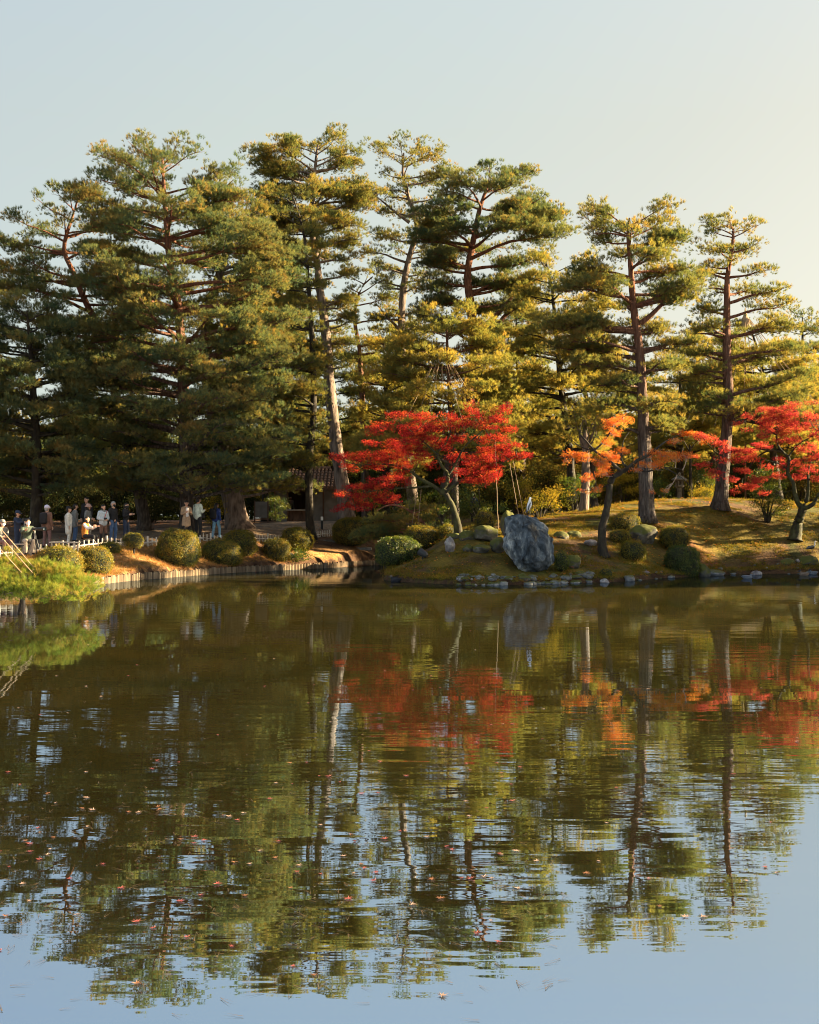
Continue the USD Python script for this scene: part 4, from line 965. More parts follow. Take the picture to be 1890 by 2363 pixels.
put_rock('pale speckled upright rock left of the boulder', 1026, 1050, 1239, 1284, 42.6, 'pale_stone', 1, sink=0.1, rug=0.3)
put_rock('moss-capped rock behind the pale upright rock', 1060, 1099, 1222, 1258, 43.6, 'mossy_stone', 2)
put_rock('larger mossy rock against the left side of the boulder', 1094, 1148, 1208, 1248, 43.5, 'mossy_stone', 3)
put_rock('low mossy rock touching the boulder at its left foot', 1128, 1168, 1236, 1266, 42.2, 'mossy_stone', 4)
put_rock('flat grey rock with mossy edge left of the boulder', 1091, 1134, 1256, 1280, 41.9, 'mossy_stone', 5)
put_rock('small yellow-mossed rock between upright rock and flat grey rock', 1068, 1091, 1255, 1274, 42.1, 'mossy_stone', 6)
put_rock('mossy cushion rock at the foot of the red maple', 1032, 1066, 1230, 1248, 44.0, 'mossy_stone', 7)
put_rock('mossy mound rock right of the boulder top', 1276, 1312, 1226, 1254, 45.5, 'mossy_stone', 8)
put_rock('mossy rock with a pale end between boulder and black trunk', 1308, 1343, 1224, 1250, 46.0, 'mossy_stone', 9)
put_rock('pale lichened rock left of the black maple trunk', 1349, 1378, 1244, 1264, 44.8, 'pale_stone', 10)
put_rock('dark mossy rock at the boulder right foot', 1306, 1342, 1280, 1305, 41.4, 'mossy_stone', 11)
put_rock('dark mossy rock between two dome shrubs on the lawn', 1452, 1519, 1210, 1247, 47.2, 'mossy_stone', 12)
put_rock('golden moss-topped rock right of the big glossy dome', 1612, 1640, 1300, 1334, 45.2, 'mossy_stone', 13)
put_rock('long low dark rock at the water right of the glossy dome', 1632, 1674, 1314, 1332, 45.9, 'shore_stone', 14)
put_rock('low sunlit flat rock at the waterline below the right lawn', 1735, 1760, 1317, 1328, 46.6, 'pale_stone', 15)
put_rock('round grey stone alone at the waterline below the lawn shrubs', 1439, 1466, 1326, 1344, 41.3, 'shore_stone', 16)
put_rock('pale stone under the tiny bluish dome shrub', 1385, 1407, 1335, 1348, 40.1, 'pale_stone', 17)
put_rock('long smooth pale blue stone in the water before the boulder', 1270, 1297, 1337, 1352, 39.1, 'shore_stone', 18)
put_rock('yellow-topped mossy mound beside the heron', 1157, 1192, 1177, 1200, 44.5, 'mossy_stone', 19)
put_rock('ragged moss rock at the right shore under the wading bird', 1800, 1838, 1290, 1322, 48.3, 'mossy_stone', 20)
put_rock('sunlit moss rock at the far right shore', 1846, 1890, 1282, 1318, 48.3, 'mossy_stone', 21)
gs = np.random.default_rng(77)
shore_px, shore_Y = np.array([a for a, _ in shore[15:]], float), np.array([b for _, b in shore[15:]], float)
k = 0
for lo, hi, cnt, smin, smax in [(1056, 1150, 44, 0.05, 0.12), (1140, 1380, 48, 0.06, 0.15), (1340, 1380, 4, 0.14, 0.2), (1380, 1560, 14, 0.05, 0.12), (1600, 1900, 24, 0.05, 0.13)]:
    for _ in range(cnt):
        x = gs.uniform(lo, hi)
        Y = np.interp(x, shore_px, shore_Y) + gs.uniform(-0.3, 0.95)
        s = smin + (smax - smin) * gs.uniform() ** 2.2 * 1.35
        X = (x - CX) / FPX * Y
        v, f = rock(1000 + k, s * gs.uniform(0.9, 1.5), s, s * gs.uniform(0.55, 0.95), 2, 0.32, 6)
        d = inland([(X, Y)])[0]
        v = v + [X, Y, (gz(X, Y) if d > 0.12 else 0.0) + s * 0.15]
        lk = 'pale_stone' if gs.uniform() < 0.10 else ('mossy_stone' if gs.uniform() < 0.3 else 'shore_stone')
        o = usdkit.mesh(stage, free('/World', 'shore_stone'), (v, f), LOOK[lk], smooth=True)
        if x < 1150:
            tag(o, 'small pale stone in the pile at the waterline left of the boulder', 'stone', 'stone pile left of the boulder')
        elif x < 1600:
            tag(o, 'rounded stone in the row along the waterline below the boulder and lawn shrubs', 'stone', 'stones along the island waterline')
        else:
            tag(o, 'small stone in the row under the sunlit right shore', 'stone', 'stones along the right shore')
        k += 1

# the great boulder
out = [(1160, 1200), (1163, 1193), (1172, 1197), (1180, 1189), (1200, 1187), (1225, 1189), (1243, 1197), (1255, 1210), (1268, 1224), (1279, 1246), (1283, 1270), (1281, 1300), (1268, 1318), (1240, 1328), (1208, 1326), (1192, 1318), (1178, 1296), (1168, 1265), (1162, 1235)]
YB = 40.9
cb = P(1222, 1260, YB)
pts = []
for x, y in out:
    p = P(x, y, YB) - cb
    pts += [p * [0.97, 1, 0.985] + [0, -0.18, 0], p + [0, 0.15, 0], p * [0.86, 1, 0.9] + [0.03, 0.85, 0]]
for x, y, dY in [(1215, 1196, -0.22), (1185, 1225, -0.38), (1212, 1215, -0.52), (1250, 1240, -0.50), (1262, 1290, -0.45), (1225, 1300, -0.62), (1205, 1290, -0.50), (1186, 1262, -0.34)]:
    pts.append(P(x, y, YB) - cb + [0, dY, 0])
hull = m3.Manifold.hull_points(np.array(pts)).refine_to_length(0.06)
v, f = vf(hull)
tm = trimesh.Trimesh(v, f)
trimesh.smoothing.filter_taubin(tm, iterations=2)
v = np.array(tm.vertices)
dirn = np.array(tm.vertex_normals)
rid = np.abs(meshkit.fbm(v * [1.6, 1.6, 1.0] + 5, 5, 8) - 0.5) * 2
v += dirn * ((rid - 0.35) * 0.34 + 0.14 * (meshkit.fbm(v * 7, 4, 5) - 0.5))[:, None]
o = thing('boulder', 'tall blue-grey standing boulder on the island shore under the heron', 'boulder', cb)
part(o, 'stone_face', (v, np.array(tm.faces)), 'boulder_stone', smooth=40)

# ------------------------------------------------------------------ log edging
ls = shapely.LineString(shore_xy[1:12])
L = ls.length
lr = thing('log_edging', 'row of upright pale logs holding the left bank at the water', 'edging', (0, 0, 0))
gl = np.random.default_rng(8)
s0 = ls.project(shapely.Point(*P(130, 1300, 36.9)[:2]))
s, k = s0, 0
while s < L and k < 300:
    p = ls.interpolate(s)
    r = gl.uniform(0.042, 0.052)
    top = 0.25 + gl.normal(0, 0.022)
    a = np.arange(9) * 2 * np.pi / 9
    v, f = tube([[p.x + gl.normal(0, .006), p.y - 0.1, -0.5], [p.x, p.y - 0.1, top - 0.012], [p.x, p.y - 0.1, top]], [r, r, r * 0.82], 9)
    part(lr, 'log', (v, f), 'log_wood', smooth=35)
    s += 2 * r + gl.uniform(0.012, 0.03)
    k += 1
# ------------------------------------------------------------------ white rail fence along the path
fp = np.array([P(x, 1200, Y)[:2] for x, Y in fence_px[:-1]])
fl = shapely.LineString(fp)
fr = thing('rail_fence', 'low whitewashed rail fence with short posts along the pond path', 'fence', (0, 0, 0))
s, prev, k = 0.0, None, 0
while s < fl.length:
    p = fl.interpolate(s)
    zg = gz(p.x, p.y)
    big = k % 9 == 0
    part(fr, 'post', box(p.x, p.y, zg + (0.19 if big else 0.15), 0.07 if big else 0.045, 0.07 if big else 0.045, 0.46 if big else 0.38, 0.006), 'pale_wood')
    if prev is not None:
        a, b = np.array([*prev]), np.array([p.x, p.y, zg])
        part(fr, 'rail', tube([a + [0, -0.045, 0.15], b + [0, -0.045, 0.15]], [0.022, 0.022], 7), 'pale_wood', smooth=True)
        if k % 2:
            part(fr, 'rail', tube([a + [0, -0.045, 0.03], b + [0, -0.045, 0.03]], [0.02, 0.02], 7), 'pale_wood', smooth=True)
    prev = (p.x, p.y, zg)
    s += 0.235
    k += 1
bp = P(150, 1262, 43.2)
zb = gz(bp[0], bp[1])
br = thing('bench', 'pale low wooden bench jutting out between two clipped shrubs and the fence', 'bench', (bp[0], bp[1], zb), rz=-0.25)
for yy in (-0.13, 0.0, 0.13):
    part(br, 'slat', box(0, yy, 0.40, 1.15, 0.11, 0.04, 0.008), 'pale_wood')
for xx in (-0.48, 0.48):
    for yy in (-0.13, 0.13):
        part(br, 'leg', box(xx, yy, 0.17, 0.06, 0.06, 0.42, 0.006), 'pale_wood')
bp2 = P(35, 1268, 42.4)
br2 = thing('bench', 'pale wooden bench under the seated photographer at the left edge', 'bench', (bp2[0], bp2[1], gz(bp2[0], bp2[1])))
for yy in (-0.13, 0.0, 0.13):
    part(br2, 'slat', box(0, yy, 0.40, 1.5, 0.11, 0.04, 0.008), 'pale_wood')
for xx in (-0.65, 0.0, 0.65):
    for yy in (-0.13, 0.13):
        part(br2, 'leg', box(xx, yy, 0.17, 0.06, 0.06, 0.42, 0.006), 'pale_wood')

# ------------------------------------------------------------------ hut
hb = P(712, 1207, 68)
hz = gz(hb[0], hb[1])
hr = thing('wooden_hut', 'small tile-roofed wooden hut half hidden behind dark trunks', 'hut', (hb[0], hb[1], hz))
W2 = 2.0
for x0, x1, zz0, zz1, nm in [(-2.0, -1.25, 0, 2.05, 'wall'), (-0.05, 2.0, 0, 2.05, 'wall'), (-1.25, -0.05, 0, 0.72, 'counter'), (-1.25, -0.05, 1.85, 2.05, 'lintel')]:
    part(hr, nm, box((x0 + x1) / 2, 0, (zz0 + zz1) / 2, x1 - x0, 0.12, zz1 - zz0), 'plaster' if nm == 'wall' else 'dark_wood')
part(hr, 'back_wall', box(0, 2.4, 1.02, 4.0, 0.1, 2.05), 'dark_wood')
part(hr, 'side_wall', box(-1.97, 1.2, 1.02, 0.08, 2.28, 2.05), 'plaster')
part(hr, 'side_wall', box(1.97, 1.2, 1.02, 0.08, 2.28, 2.05), 'plaster')
for x in (-2.03, -1.25, -0.05, 0.9, 2.03):
    part(hr, 'post', box(x, -0.09, 1.02, 0.09, 0.08, 2.05, 0.01), 'dark_wood')
part(hr, 'shelf', box(-0.65, -0.16, 0.74, 1.3, 0.34, 0.045, 0.008), 'pale_wood')
rv = np.array([(-2.7, -0.85, 2.02), (2.7, -0.85, 2.02), (2.7, 3.2, 2.02), (-2.7, 3.2, 2.02), (-1.2, 1.2, 3.25), (1.2, 1.2, 3.25), (-2.7, -0.85, 1.94), (2.7, -0.85, 1.94), (2.7, 3.2, 1.94), (-2.7, 3.2, 1.94)])
rf = np.array([(0, 1, 5), (0, 5, 4), (1, 2, 5), (2, 3, 4), (2, 4, 5), (3, 0, 4), (6, 8, 7), (6, 9, 8), (0, 7, 1), (0, 6, 7), (1, 8, 2), (1, 7, 8), (2, 9, 3), (2, 8, 9), (3, 6, 0), (3, 9, 6)])
part(hr, 'roof', (rv, rf), 'dark_wood')
tl = []
for i in range(24):
    x = -2.6 + i * 5.2 / 23
    xt = np.clip(x, -1.2, 1.2)
    p0, p1 = np.array([x, -0.88, 2.05]), np.array([xt if abs(x) <= 1.2 else x * 1.0, 1.2, 3.28])
    if abs(x) > 1.2:
        f_ = (2.7 - abs(x)) / 1.5
        p1 = np.array([x, -0.85 + 2.05 * f_, 2.05 + 1.23 * f_])
    for j in range(7):
        a, b = p0 + (p1 - p0) * j / 7, p0 + (p1 - p0) * (j + 1.08) / 7
        if np.linalg.norm(b - a) > 0.05:
            tl.append(tube([a + [0, 0, 0.05], b + [0, 0, 0.01]], [0.085, 0.075], 7))
part(hr, 'roof_tiles', join(tl), 'roof_tile', kind='stuff')
part(hr, 'ridge', tube([[-1.25, 1.2, 3.32], [1.25, 1.2, 3.32]], [0.12, 0.12], 9), 'roof_tile')
pb = P(603, 1198, 63)
br = thing('notice_board', 'weathered pale panel board standing left of the hut', 'board', (pb[0], pb[1], gz(pb[0], pb[1])))
part(br, 'panel', box(0, 0, 0.72, 0.68, 0.04, 0.9), 'plaster')
for x in (-0.37, 0.37):
    part(br, 'post', box(x, 0, 0.6, 0.07, 0.08, 1.25), 'dark_wood')
part(br, 'rail', box(0, 0, 0.20, 0.66, 0.06, 0.08), 'dark_wood')
pb = P(743, 1214, 60.6)
br = thing('bollard', 'dark green bollard with a white notice head beside the fence', 'bollard', (pb[0], pb[1], gz(pb[0], pb[1])))
part(br, 'shaft', tube([[0, 0, -0.1], [0, 0, 0.5]], [0.06, 0.06], 10), 'black_metal')
part(br, 'notice_head', box(0, 0, 0.60, 0.12, 0.10, 0.20, 0.01), 'white_paint')
# stone steps to the water
for k_, (x, y, Y, w, h) in enumerate([(790, 1284, 58.2, 2.3, 0.22), (835, 1289, 58.0, 1.0, 0.16)]):
    c = P(x, y, Y)
    o = thing('stone_step', ['long flat stone step at the water end below the shaded dome', 'short sunlit stone step beside the end of the log edging'][k_], 'step', (c[0], c[1], gz(c[0], c[1])))
    part(o, 'slab', box(0, 0, 0.05, w, 0.5, h, 0.02), 'lantern_stone')

# stone lantern
lb = P(1568, 1140, 60)
lz = gz(lb[0], lb[1])
o = thing('stone_lantern', 'weathered stone lantern with a wide cap on the ridge behind the tall pine', 'lantern', (lb[0], lb[1], lz))


def lathe(prof, n=6, rot=0.0):
    pr = np.array(prof)
    a = np.arange(n) * 2 * np.pi / n + rot
    v = np.concatenate([np.c_[r * np.cos(a), r * np.sin(a), np.full(n, z)] for r, z in pr])
    m = len(pr)
    i, j = np.meshgrid(np.arange(m - 1), np.arange(n), indexing='ij')
    q = np.stack([i * n + j, i * n + (j + 1) % n, (i + 1) * n + (j + 1) % n, (i + 1) * n + j], -1).reshape(-1, 4)
    return v, np.vstack([q[:, [0, 1, 2]], q[:, [0, 2, 3]]])


part(o, 'base', lathe([(0, 0.22), (0.26, 0.18), (0.32, 0.1), (0.34, -0.1), (0, -0.1)][::-1]), 'lantern_stone')
part(o, 'shaft', lathe([(0, 0.2), (0.15, 0.2), (0.12, 0.45), (0.15, 0.7), (0, 0.7)], 12), 'lantern_stone', smooth=40)
part(o, 'platform', lathe([(0, 0.7), (0.16, 0.7), (0.28, 0.78), (0.28, 0.84), (0, 0.84)]), 'lantern_stone')
for k in range(6):
    a = k * math.pi / 3
    part(o, 'light_box_post', box(0.17 * math.cos(a), 0.17 * math.sin(a), 0.96, 0.07, 0.07, 0.24), 'lantern_stone')
part(o, 'cap', lathe([(0, 1.08), (0.42, 1.10), (0.44, 1.16), (0.22, 1.28), (0.09, 1.36), (0, 1.36)]), 'lantern_stone')
part(o, 'finial', lathe([(0, 1.35), (0.06, 1.37), (0.085, 1.44), (0.05, 1.51), (0, 1.55)], 10), 'lantern_stone', smooth=40)

# floodlights
for (px, py, Y, az, lab) in [(975, 1284, 42.3, 2.4, 'black garden floodlight with a pale blue lens on the island slope'), (673, 1270, 52.6, -0.9, 'small floodlight with a blue-white lens by the round shrub')]:
    c = P(px, py, Y)
    s_ = 1.0 if Y < 50 else 0.75
    o = thing('floodlight', lab, 'lamp', (c[0], c[1], gz(c[0], c[1])), rz=az if Y < 50 else 2.9, scale=(s_,) * 3)
    d = unit(np.array([1.0, 0.25, 0.55]))
    p = np.array([0, 0, 0.24])
    part(o, 'housing', tube([p - d * 0.22, p - d * 0.16, p, p + d * 0.14], [0.08, 0.12, 0.14, 0.155], 16), 'black_metal', smooth=40)
    part(o, 'lens', tube([p + d * 0.142, p + d * 0.152], [0.13, 0.125], 16), 'lens_glass')
    part(o, 'bracket', tube([[0, 0, -0.05], [0, 0, 0.16]], [0.03, 0.03], 8), 'black_metal')

# grey stump-like trunk on the mound, pole props and ropes
for x0, y0, y1, Y, r, lab, bk in [(1346, 1184, 1120, 53.5, 0.22, 'short pale-edged pine trunk standing left of the black maple on the mound', 'bark_grey')]:
    a, b = P(x0, y0, Y), P(x0 + 2, y1 - 150, Y)
    a[2] = gz(a[0], Y) - 0.1
    o = thing('pine_tree', lab, 'tree', a)
    c = spline([np.zeros(3), (b - a) * 0.5 + [0.1, 0, 0], b - a], 10)
    part(o, 'trunk', tube(c, r * np.linspace(1.15, 0.5, 10), 10, 0.06), bk, smooth=True)
    g = np.random.default_rng(4)
    pt = c[-1] + g.normal(size=(90, 3)) * [0.9, 0.7, 0.45]
    for k in range(8):
        part(o, 'limb', tube(spline([c[6], c[8] + g.normal(0, .3, 3), pt[k * 11]], 6), np.linspace(.05, .015, 6), 5), bk)
    put_crown(o, pt, np.array([0, 0, 1.0]) + g.normal(0, 0.3, pt.shape), g.uniform(0.8, 1.2, 90), NEEDLES, 'pine_mid', g)


def pole(name, label, cat, a, b, r, mat_, group=None):
    a, b = np.asarray(a, float), np.asarray(b, float)
    o = usdkit.mesh(stage, free('/World', name), tube([a, a + (b - a) * .5, b], [r, r * 0.95, r * 0.9], 7), LOOK[mat_], smooth=True)
    tag(o, label, cat, group)


def prop(px0, py0, px1, py1, Y, label, r=0.014):
    a, b = P(px0, py0, Y), P(px1, py1, Y + 0.4)
    b[2] = min(b[2], gz(b[0], b[1]))
    pole('bamboo_prop', label, 'prop', a, b, r, 'bamboo')


prop(1142, 1008, 1150, 1215, 46.0, 'pale bamboo prop rising through the right half of the red maple')
prop(1176, 1070, 1202, 1135, 47.0, 'left of two slanting bamboo props under the maple right tip')
prop(1184, 1064, 1214, 1138, 47.2, 'right of two slanting bamboo props under the maple right tip')
prop(964, 1125, 938, 1215, 49.5, 'thin bamboo prop under the low sprawling pine, left one')
prop(972, 1130, 958, 1205, 49.8, 'thin bamboo prop under the low sprawling pine, right one')
for k, (x0, y0, x1, y1) in enumerate([(-40, 1190, 75, 1322), (-60, 1225, 62, 1335), (-10, 1195, 78, 1310)]):
    pole('support_rope', ['upper straw rope slanting down to the foreground pine branch', 'lower straw rope slanting down to the foreground pine branch', 'right straw rope slanting to the far side of the foreground pine branch'][k], 'rope', P(x0 - 500, y0 - 575, 27.5), P(x1, y1, 25.7 + 0.3 * (k == 2)), 0.011, 'rope')
# rope cones
def rope_cone(label, px, py, Y, low_y, R, n, hat=True):
    a = P(px, py, Y)
    zb = P(0, low_y, Y)[2]
    o = thing('rope_cone', label, 'ropes', a)
    g = np.random.default_rng(int(px))
    if hat:
        part(o, 'straw_cap', tube([[0, 0, -0.9], [0, 0, -0.3], [0, 0, 0.0], [0, 0, .3]], [0.32, 0.2, 0.07, 0.02], 10, 0.06), 'rope')
    if hat:
        part(o, 'centre_pole', tube([[0, 0, min(gz(a[0], a[1]) - a[2], -5)], [0, 0, 0.2]], [0.05, 0.035], 8), 'dark_wood')
    for k in range(n):
        t = 2 * np.pi * k / n
        rr = R * g.uniform(0.7, 1.0)
        part(o, 'rope', tube([[0, 0, -0.05], [rr * math.cos(t), rr * math.sin(t), (zb - a[2]) * g.uniform(0.8, 1)]], [0.012, 0.012], 4), 'rope')


rope_cone('straw-capped cone of support ropes over the right golden pine', 1720, 722, 63.5, 1000, 4.4, 30)
rope_cone('cone of straw ropes fanned inside the pale golden pine', 1020, 800, 54.2, 1010, 2.6, 16, hat=False)

#@@PEOPLE
# ------------------------------------------------------------------ people
def ball(p, r, n=10):
    return m3.Manifold.sphere(float(r), n).translate([float(x) for x in p])


def bone(a, ra, b, rb, n=10):
    return m3.Manifold.batch_hull([ball(a, ra, n), ball(b, rb, n)])


def fuse(ms, ln=0.045, it=6):
    m = m3.Manifold.batch_boolean(ms, m3.OpType.Add)
    if ln:
        m = m.refine_to_length(ln)
    v, f = vf(m)
    t = trimesh.Trimesh(v, f)
    if it:
        trimesh.smoothing.filter_taubin(t, iterations=it)
    return np.array(t.vertices), np.array(t.faces)


def hand(w, d, side, curl=0.5):
    """palm and five fingers from wrist w along direction d"""
    d = unit(np.array(d, float))
    x = unit(np.cross(d, [0.15, 1, 0.2])) * side
    nrm = np.cross(x, d)
    pc = w + d * 0.05
    ms = [m3.Manifold.batch_hull([ball(w, 0.026, 8), ball(pc + x * 0.022, 0.017, 8), ball(pc - x * 0.022, 0.017, 8), ball(w + d * 0.085 + x * 0.028, 0.012, 8), ball(w + d * 0.085 - x * 0.028, 0.012, 8)])]
    for k, ln in enumerate((0.062, 0.072, 0.067, 0.052)):
        o = w + d * 0.085 + x * (0.028 - 0.019 * k)
        k1 = o + unit(d + nrm * curl * 0.4) * ln * 0.5
        ms += [bone(o, 0.0095, k1, 0.0085, 6), bone(k1, 0.0085, k1 + unit(d * 0.6 + nrm * curl) * ln * 0.5, 0.007, 6)]
    t0 = w + d * 0.025 + x * 0.024
    t1 = t0 + unit(d * 0.7 + x * 0.8) * 0.035
    ms += [bone(t0, 0.012, t1, 0.010, 6), bone(t1, 0.010, t1 + unit(d + x * 0.2 + nrm * 0.3) * 0.03, 0.008, 6)]
    return ms


def person(label, px, py, Y, face, top, legs='black_cloth', H=1.68, pose='stand', arms='down', coat=0.0, hair='short', hair_look='black_hair', hat=None, mask=None, shoes='black_cloth', look_down=0.0, extra=None, shorts=None, bulk=1.0, lift=None, vest=None):
    """face: direction the person looks, degrees from straight away, clockwise (180 = towards the camera)"""
    s = H / 1.72
    c = P(px, py, Y)
    zg = gz(c[0], Y) if lift is None else gz(c[0], Y) + lift
    root = thing('person', label, 'person', (c[0], Y, zg), rz=-math.radians(face))
    J = {}
    if pose == 'sit':
        hz = 0.47
        J.update(pel=(0, -0.02, hz + 0.07), waist=(0, -0.05, hz + 0.22), chest=(0, -0.02, hz + 0.42), neck=(0, 0.02, hz + 0.60), head=(0, 0.06, hz + 0.75))
        for sd, n in ((-1, 'l'), (1, 'r')):
            J.update({'hip' + n: (0.09 * sd, 0, hz + 0.05), 'knee' + n: (0.14 * sd, 0.42, hz + 0.05), 'ank' + n: (0.13 * sd, 0.40, 0.09), 'toe' + n: (0.14 * sd, 0.55, 0.04), 'sh' + n: (0.18 * sd, 0.0, hz + 0.55)})
    elif pose == 'crouch':
        hz = 0.30
        J.update(pel=(0, -0.05, hz + 0.05), waist=(0, -0.03, hz + 0.2), chest=(0, 0.05, hz + 0.40), neck=(0, 0.10, hz + 0.57), head=(0, 0.14, hz + 0.72))
        for sd, n in ((-1, 'l'), (1, 'r')):
            J.update({'hip' + n: (0.09 * sd, -0.03, hz), 'knee' + n: (0.14 * sd, 0.38, hz + 0.18), 'ank' + n: (0.12 * sd, 0.22, 0.09), 'toe' + n: (0.13 * sd, 0.38, 0.04), 'sh' + n: (0.18 * sd, 0.07, hz + 0.53)})
    else:
        sp = 0.035 if pose == 'stand' else 0.0
        J.update(pel=(0, 0, 0.93), waist=(0, 0.0, 1.08), chest=(0, 0, 1.28), neck=(0, 0.0, 1.45), head=(0, 0.025, 1.60))
        for sd, n in ((-1, 'l'), (1, 'r')):
            f_ = 0.16 * sd if pose == 'walk' else 0.0
            J.update({'hip' + n: (0.085 * sd, 0, 0.90), 'knee' + n: ((0.09 + sp) * sd, 0.03 + f_ * 0.7, 0.49), 'ank' + n: ((0.09 + sp) * sd, -0.02 + f_, 0.085), 'toe' + n: ((0.11 + sp) * sd, 0.13 + f_, 0.035), 'sh' + n: (0.175 * sd, -0.005, 1.39)})
    J = {k: np.array(v) for k, v in J.items()}
    for sd, n in ((-1, 'l'), (1, 'r')):
        sh = J['sh' + n]
        a = arms if isinstance(arms, str) else arms[0 if n == 'l' else 1]
        if a == 'down':
            J['el' + n], J['wr' + n] = sh + [0.05 * sd, -0.03, -0.28], sh + [0.06 * sd, 0.04, -0.52]
        elif a == 'phone':
            J['el' + n], J['wr' + n] = sh + [0.05 * sd, 0.03, -0.27], sh + [-0.06 * sd, 0.25, -0.20]
        elif a == 'camera':
            J['el' + n], J['wr' + n] = sh + [0.07 * sd, 0.12, -0.20], sh + [-0.08 * sd, 0.24, -0.02]
        elif a == 'belly':
            J['el' + n], J['wr' + n] = sh + [0.08 * sd, 0.0, -0.26], sh + [-0.09 * sd, 0.20, -0.31]
        elif a == 'reach':
            J['el' + n], J['wr' + n] = sh + [0.04 * sd, 0.18, -0.18], sh + [-0.02 * sd, 0.40, -0.10]
        elif a == 'hip':
            J['el' + n], J['wr' + n] = sh + [0.14 * sd, -0.10, -0.24], sh + [0.02 * sd, 0.06, -0.42]
    J = {k: v * s for k, v in J.items()}
    hd = J['head']
    fw = unit(np.array([0, math.cos(look_down), -math.sin(look_down)]))
    hu = unit(np.array([0, math.sin(look_down), math.cos(look_down)]))
    body = [m3.Manifold.batch_hull([ball(hd + hu * 0.035, 0.092 * s), ball(hd + fw * 0.02 - hu * 0.06, 0.062 * s), ball(hd - fw * 0.02 + hu * 0.03, 0.094 * s)]),
            bone(hd + fw * 0.088 * s + hu * 0.012, 0.012, hd + fw * 0.112 * s - hu * 0.022, 0.016, 6), bone(J['neck'] - [0, 0, .03], 0.058 * s, hd - hu * 0.04, 0.052 * s),
            m3.Manifold.batch_hull([ball(J['shl'], 0.05 * s), ball(J['shr'], 0.05 * s), ball(J['chest'], 0.12 * s), ball(J['neck'], 0.05 * s)]),
            m3.Manifold.batch_hull([ball(J['chest'], 0.125 * s), ball(J['waist'], 0.115 * s), ball(J['chest'] + [.05, 0, 0], .11 * s), ball(J['chest'] - [.05, 0, 0], .11 * s)]), bone(J['waist'], 0.115 * s, J['pel'], 0.13 * s)]
    for sd, n in ((-1, 'l'), (1, 'r')):
        body += [bone(hd + np.array([0.088 * sd * s, -0.005, -0.01]), 0.014, hd + np.array([0.092 * sd * s, -0.012, 0.03]), 0.018, 6)]
        body += [bone(J['hip' + n], 0.085 * s, J['knee' + n], 0.055 * s), bone(J['knee' + n], 0.055 * s, J['ank' + n], 0.038 * s), bone(J['ank' + n] - [0, 0.02, 0.02], 0.04 * s, J['toe' + n], 0.03 * s),
                 bone(J['sh' + n], 0.05 * s, J['el' + n], 0.04 * s), bone(J['el' + n], 0.04 * s, J['wr' + n], 0.027 * s)]
        body += hand(J['wr' + n], J['wr' + n] - J['el' + n], -sd, 0.9 if arms not in ('down',) else 0.5)
    part(root, 'body', fuse(body, 0.03, 4), 'skin', smooth=True)
    k = bulk
    jk = [m3.Manifold.batch_hull([ball(J['shl'], 0.068 * s * k), ball(J['shr'], 0.068 * s * k), ball(J['chest'], 0.145 * s * k), ball(J['neck'] - [0, 0, 0.035], 0.062 * s)]),
          m3.Manifold.batch_hull([ball(J['chest'] + [.055 * s, 0, 0], 0.13 * s * k), ball(J['chest'] - [.055 * s, 0, 0], .13 * s * k), ball(J['waist'], 0.14 * s * k)]),
          m3.Manifold.batch_hull([ball(J['waist'], 0.14 * s * k), ball(J['pel'] + [0.05 * s, 0, -.02], 0.115 * s * k), ball(J['pel'] + [-0.05 * s, 0, -.02], 0.115 * s * k)])]
    slv = []
    for n in 'lr':
        slv += [bone(J['sh' + n], 0.066 * s * k, J['el' + n], 0.058 * s * k), bone(J['el' + n], 0.058 * s * k, J['wr' + n] + unit(J['el' + n] - J['wr' + n]) * 0.02, 0.042 * s * k)]
    if coat:
        lo = J['pel'] - [0, 0, coat * s]
        jk.append(m3.Manifold.batch_hull([ball(J['pel'] + [0.06 * s, 0, 0], 0.13 * s * k), ball(J['pel'] + [-0.06 * s, 0, 0], 0.13 * s * k), ball(lo + [0.10 * s, 0, 0], 0.115 * s * k), ball(lo + [-0.10 * s, 0, 0], 0.115 * s * k)]))
    if vest:
        part(root, 'vest', fuse(jk, 0.05, 5), vest, smooth=True)
        for q in (slv[:2], slv[2:]):
            part(root, 'sleeve', fuse(q, 0.05, 5), top, smooth=True)
    else:
        part(root, 'jacket' if not coat else 'coat', fuse(jk + slv, 0.05, 5), top, smooth=True)
    tr = [m3.Manifold.batch_hull([ball(J['pel'] + [0, 0, 0.02], 0.13 * s), ball(J['hipl'], 0.10 * s), ball(J['hipr'], 0.10 * s)])]
    for n in 'lr':
        tr += [bone(J['hip' + n], 0.10 * s, J['knee' + n], 0.072 * s)]
        if not shorts:
            tr += [bone(J['knee' + n], 0.072 * s, J['ank' + n] + [0, 0, 0.0], 0.06 * s)]
    part(root, 'trousers' if not shorts else 'shorts', fuse(tr, 0.05, 5), shorts or legs, smooth=True)
    if shorts:
        for n in 'lr':
            part(root, 'legging', fuse([bone(J['hip' + n], 0.088 * s, J['knee' + n], 0.06 * s), bone(J['knee' + n], 0.06 * s, J['ank' + n], 0.044 * s)], 0.05, 4), legs, smooth=True)
    for n in 'lr':
        part(root, 'shoe', fuse([bone(J['ank' + n] - [0, 0.035, 0.035], 0.046 * s, J['toe' + n], 0.038 * s)], 0.03, 3), shoes, smooth=True)
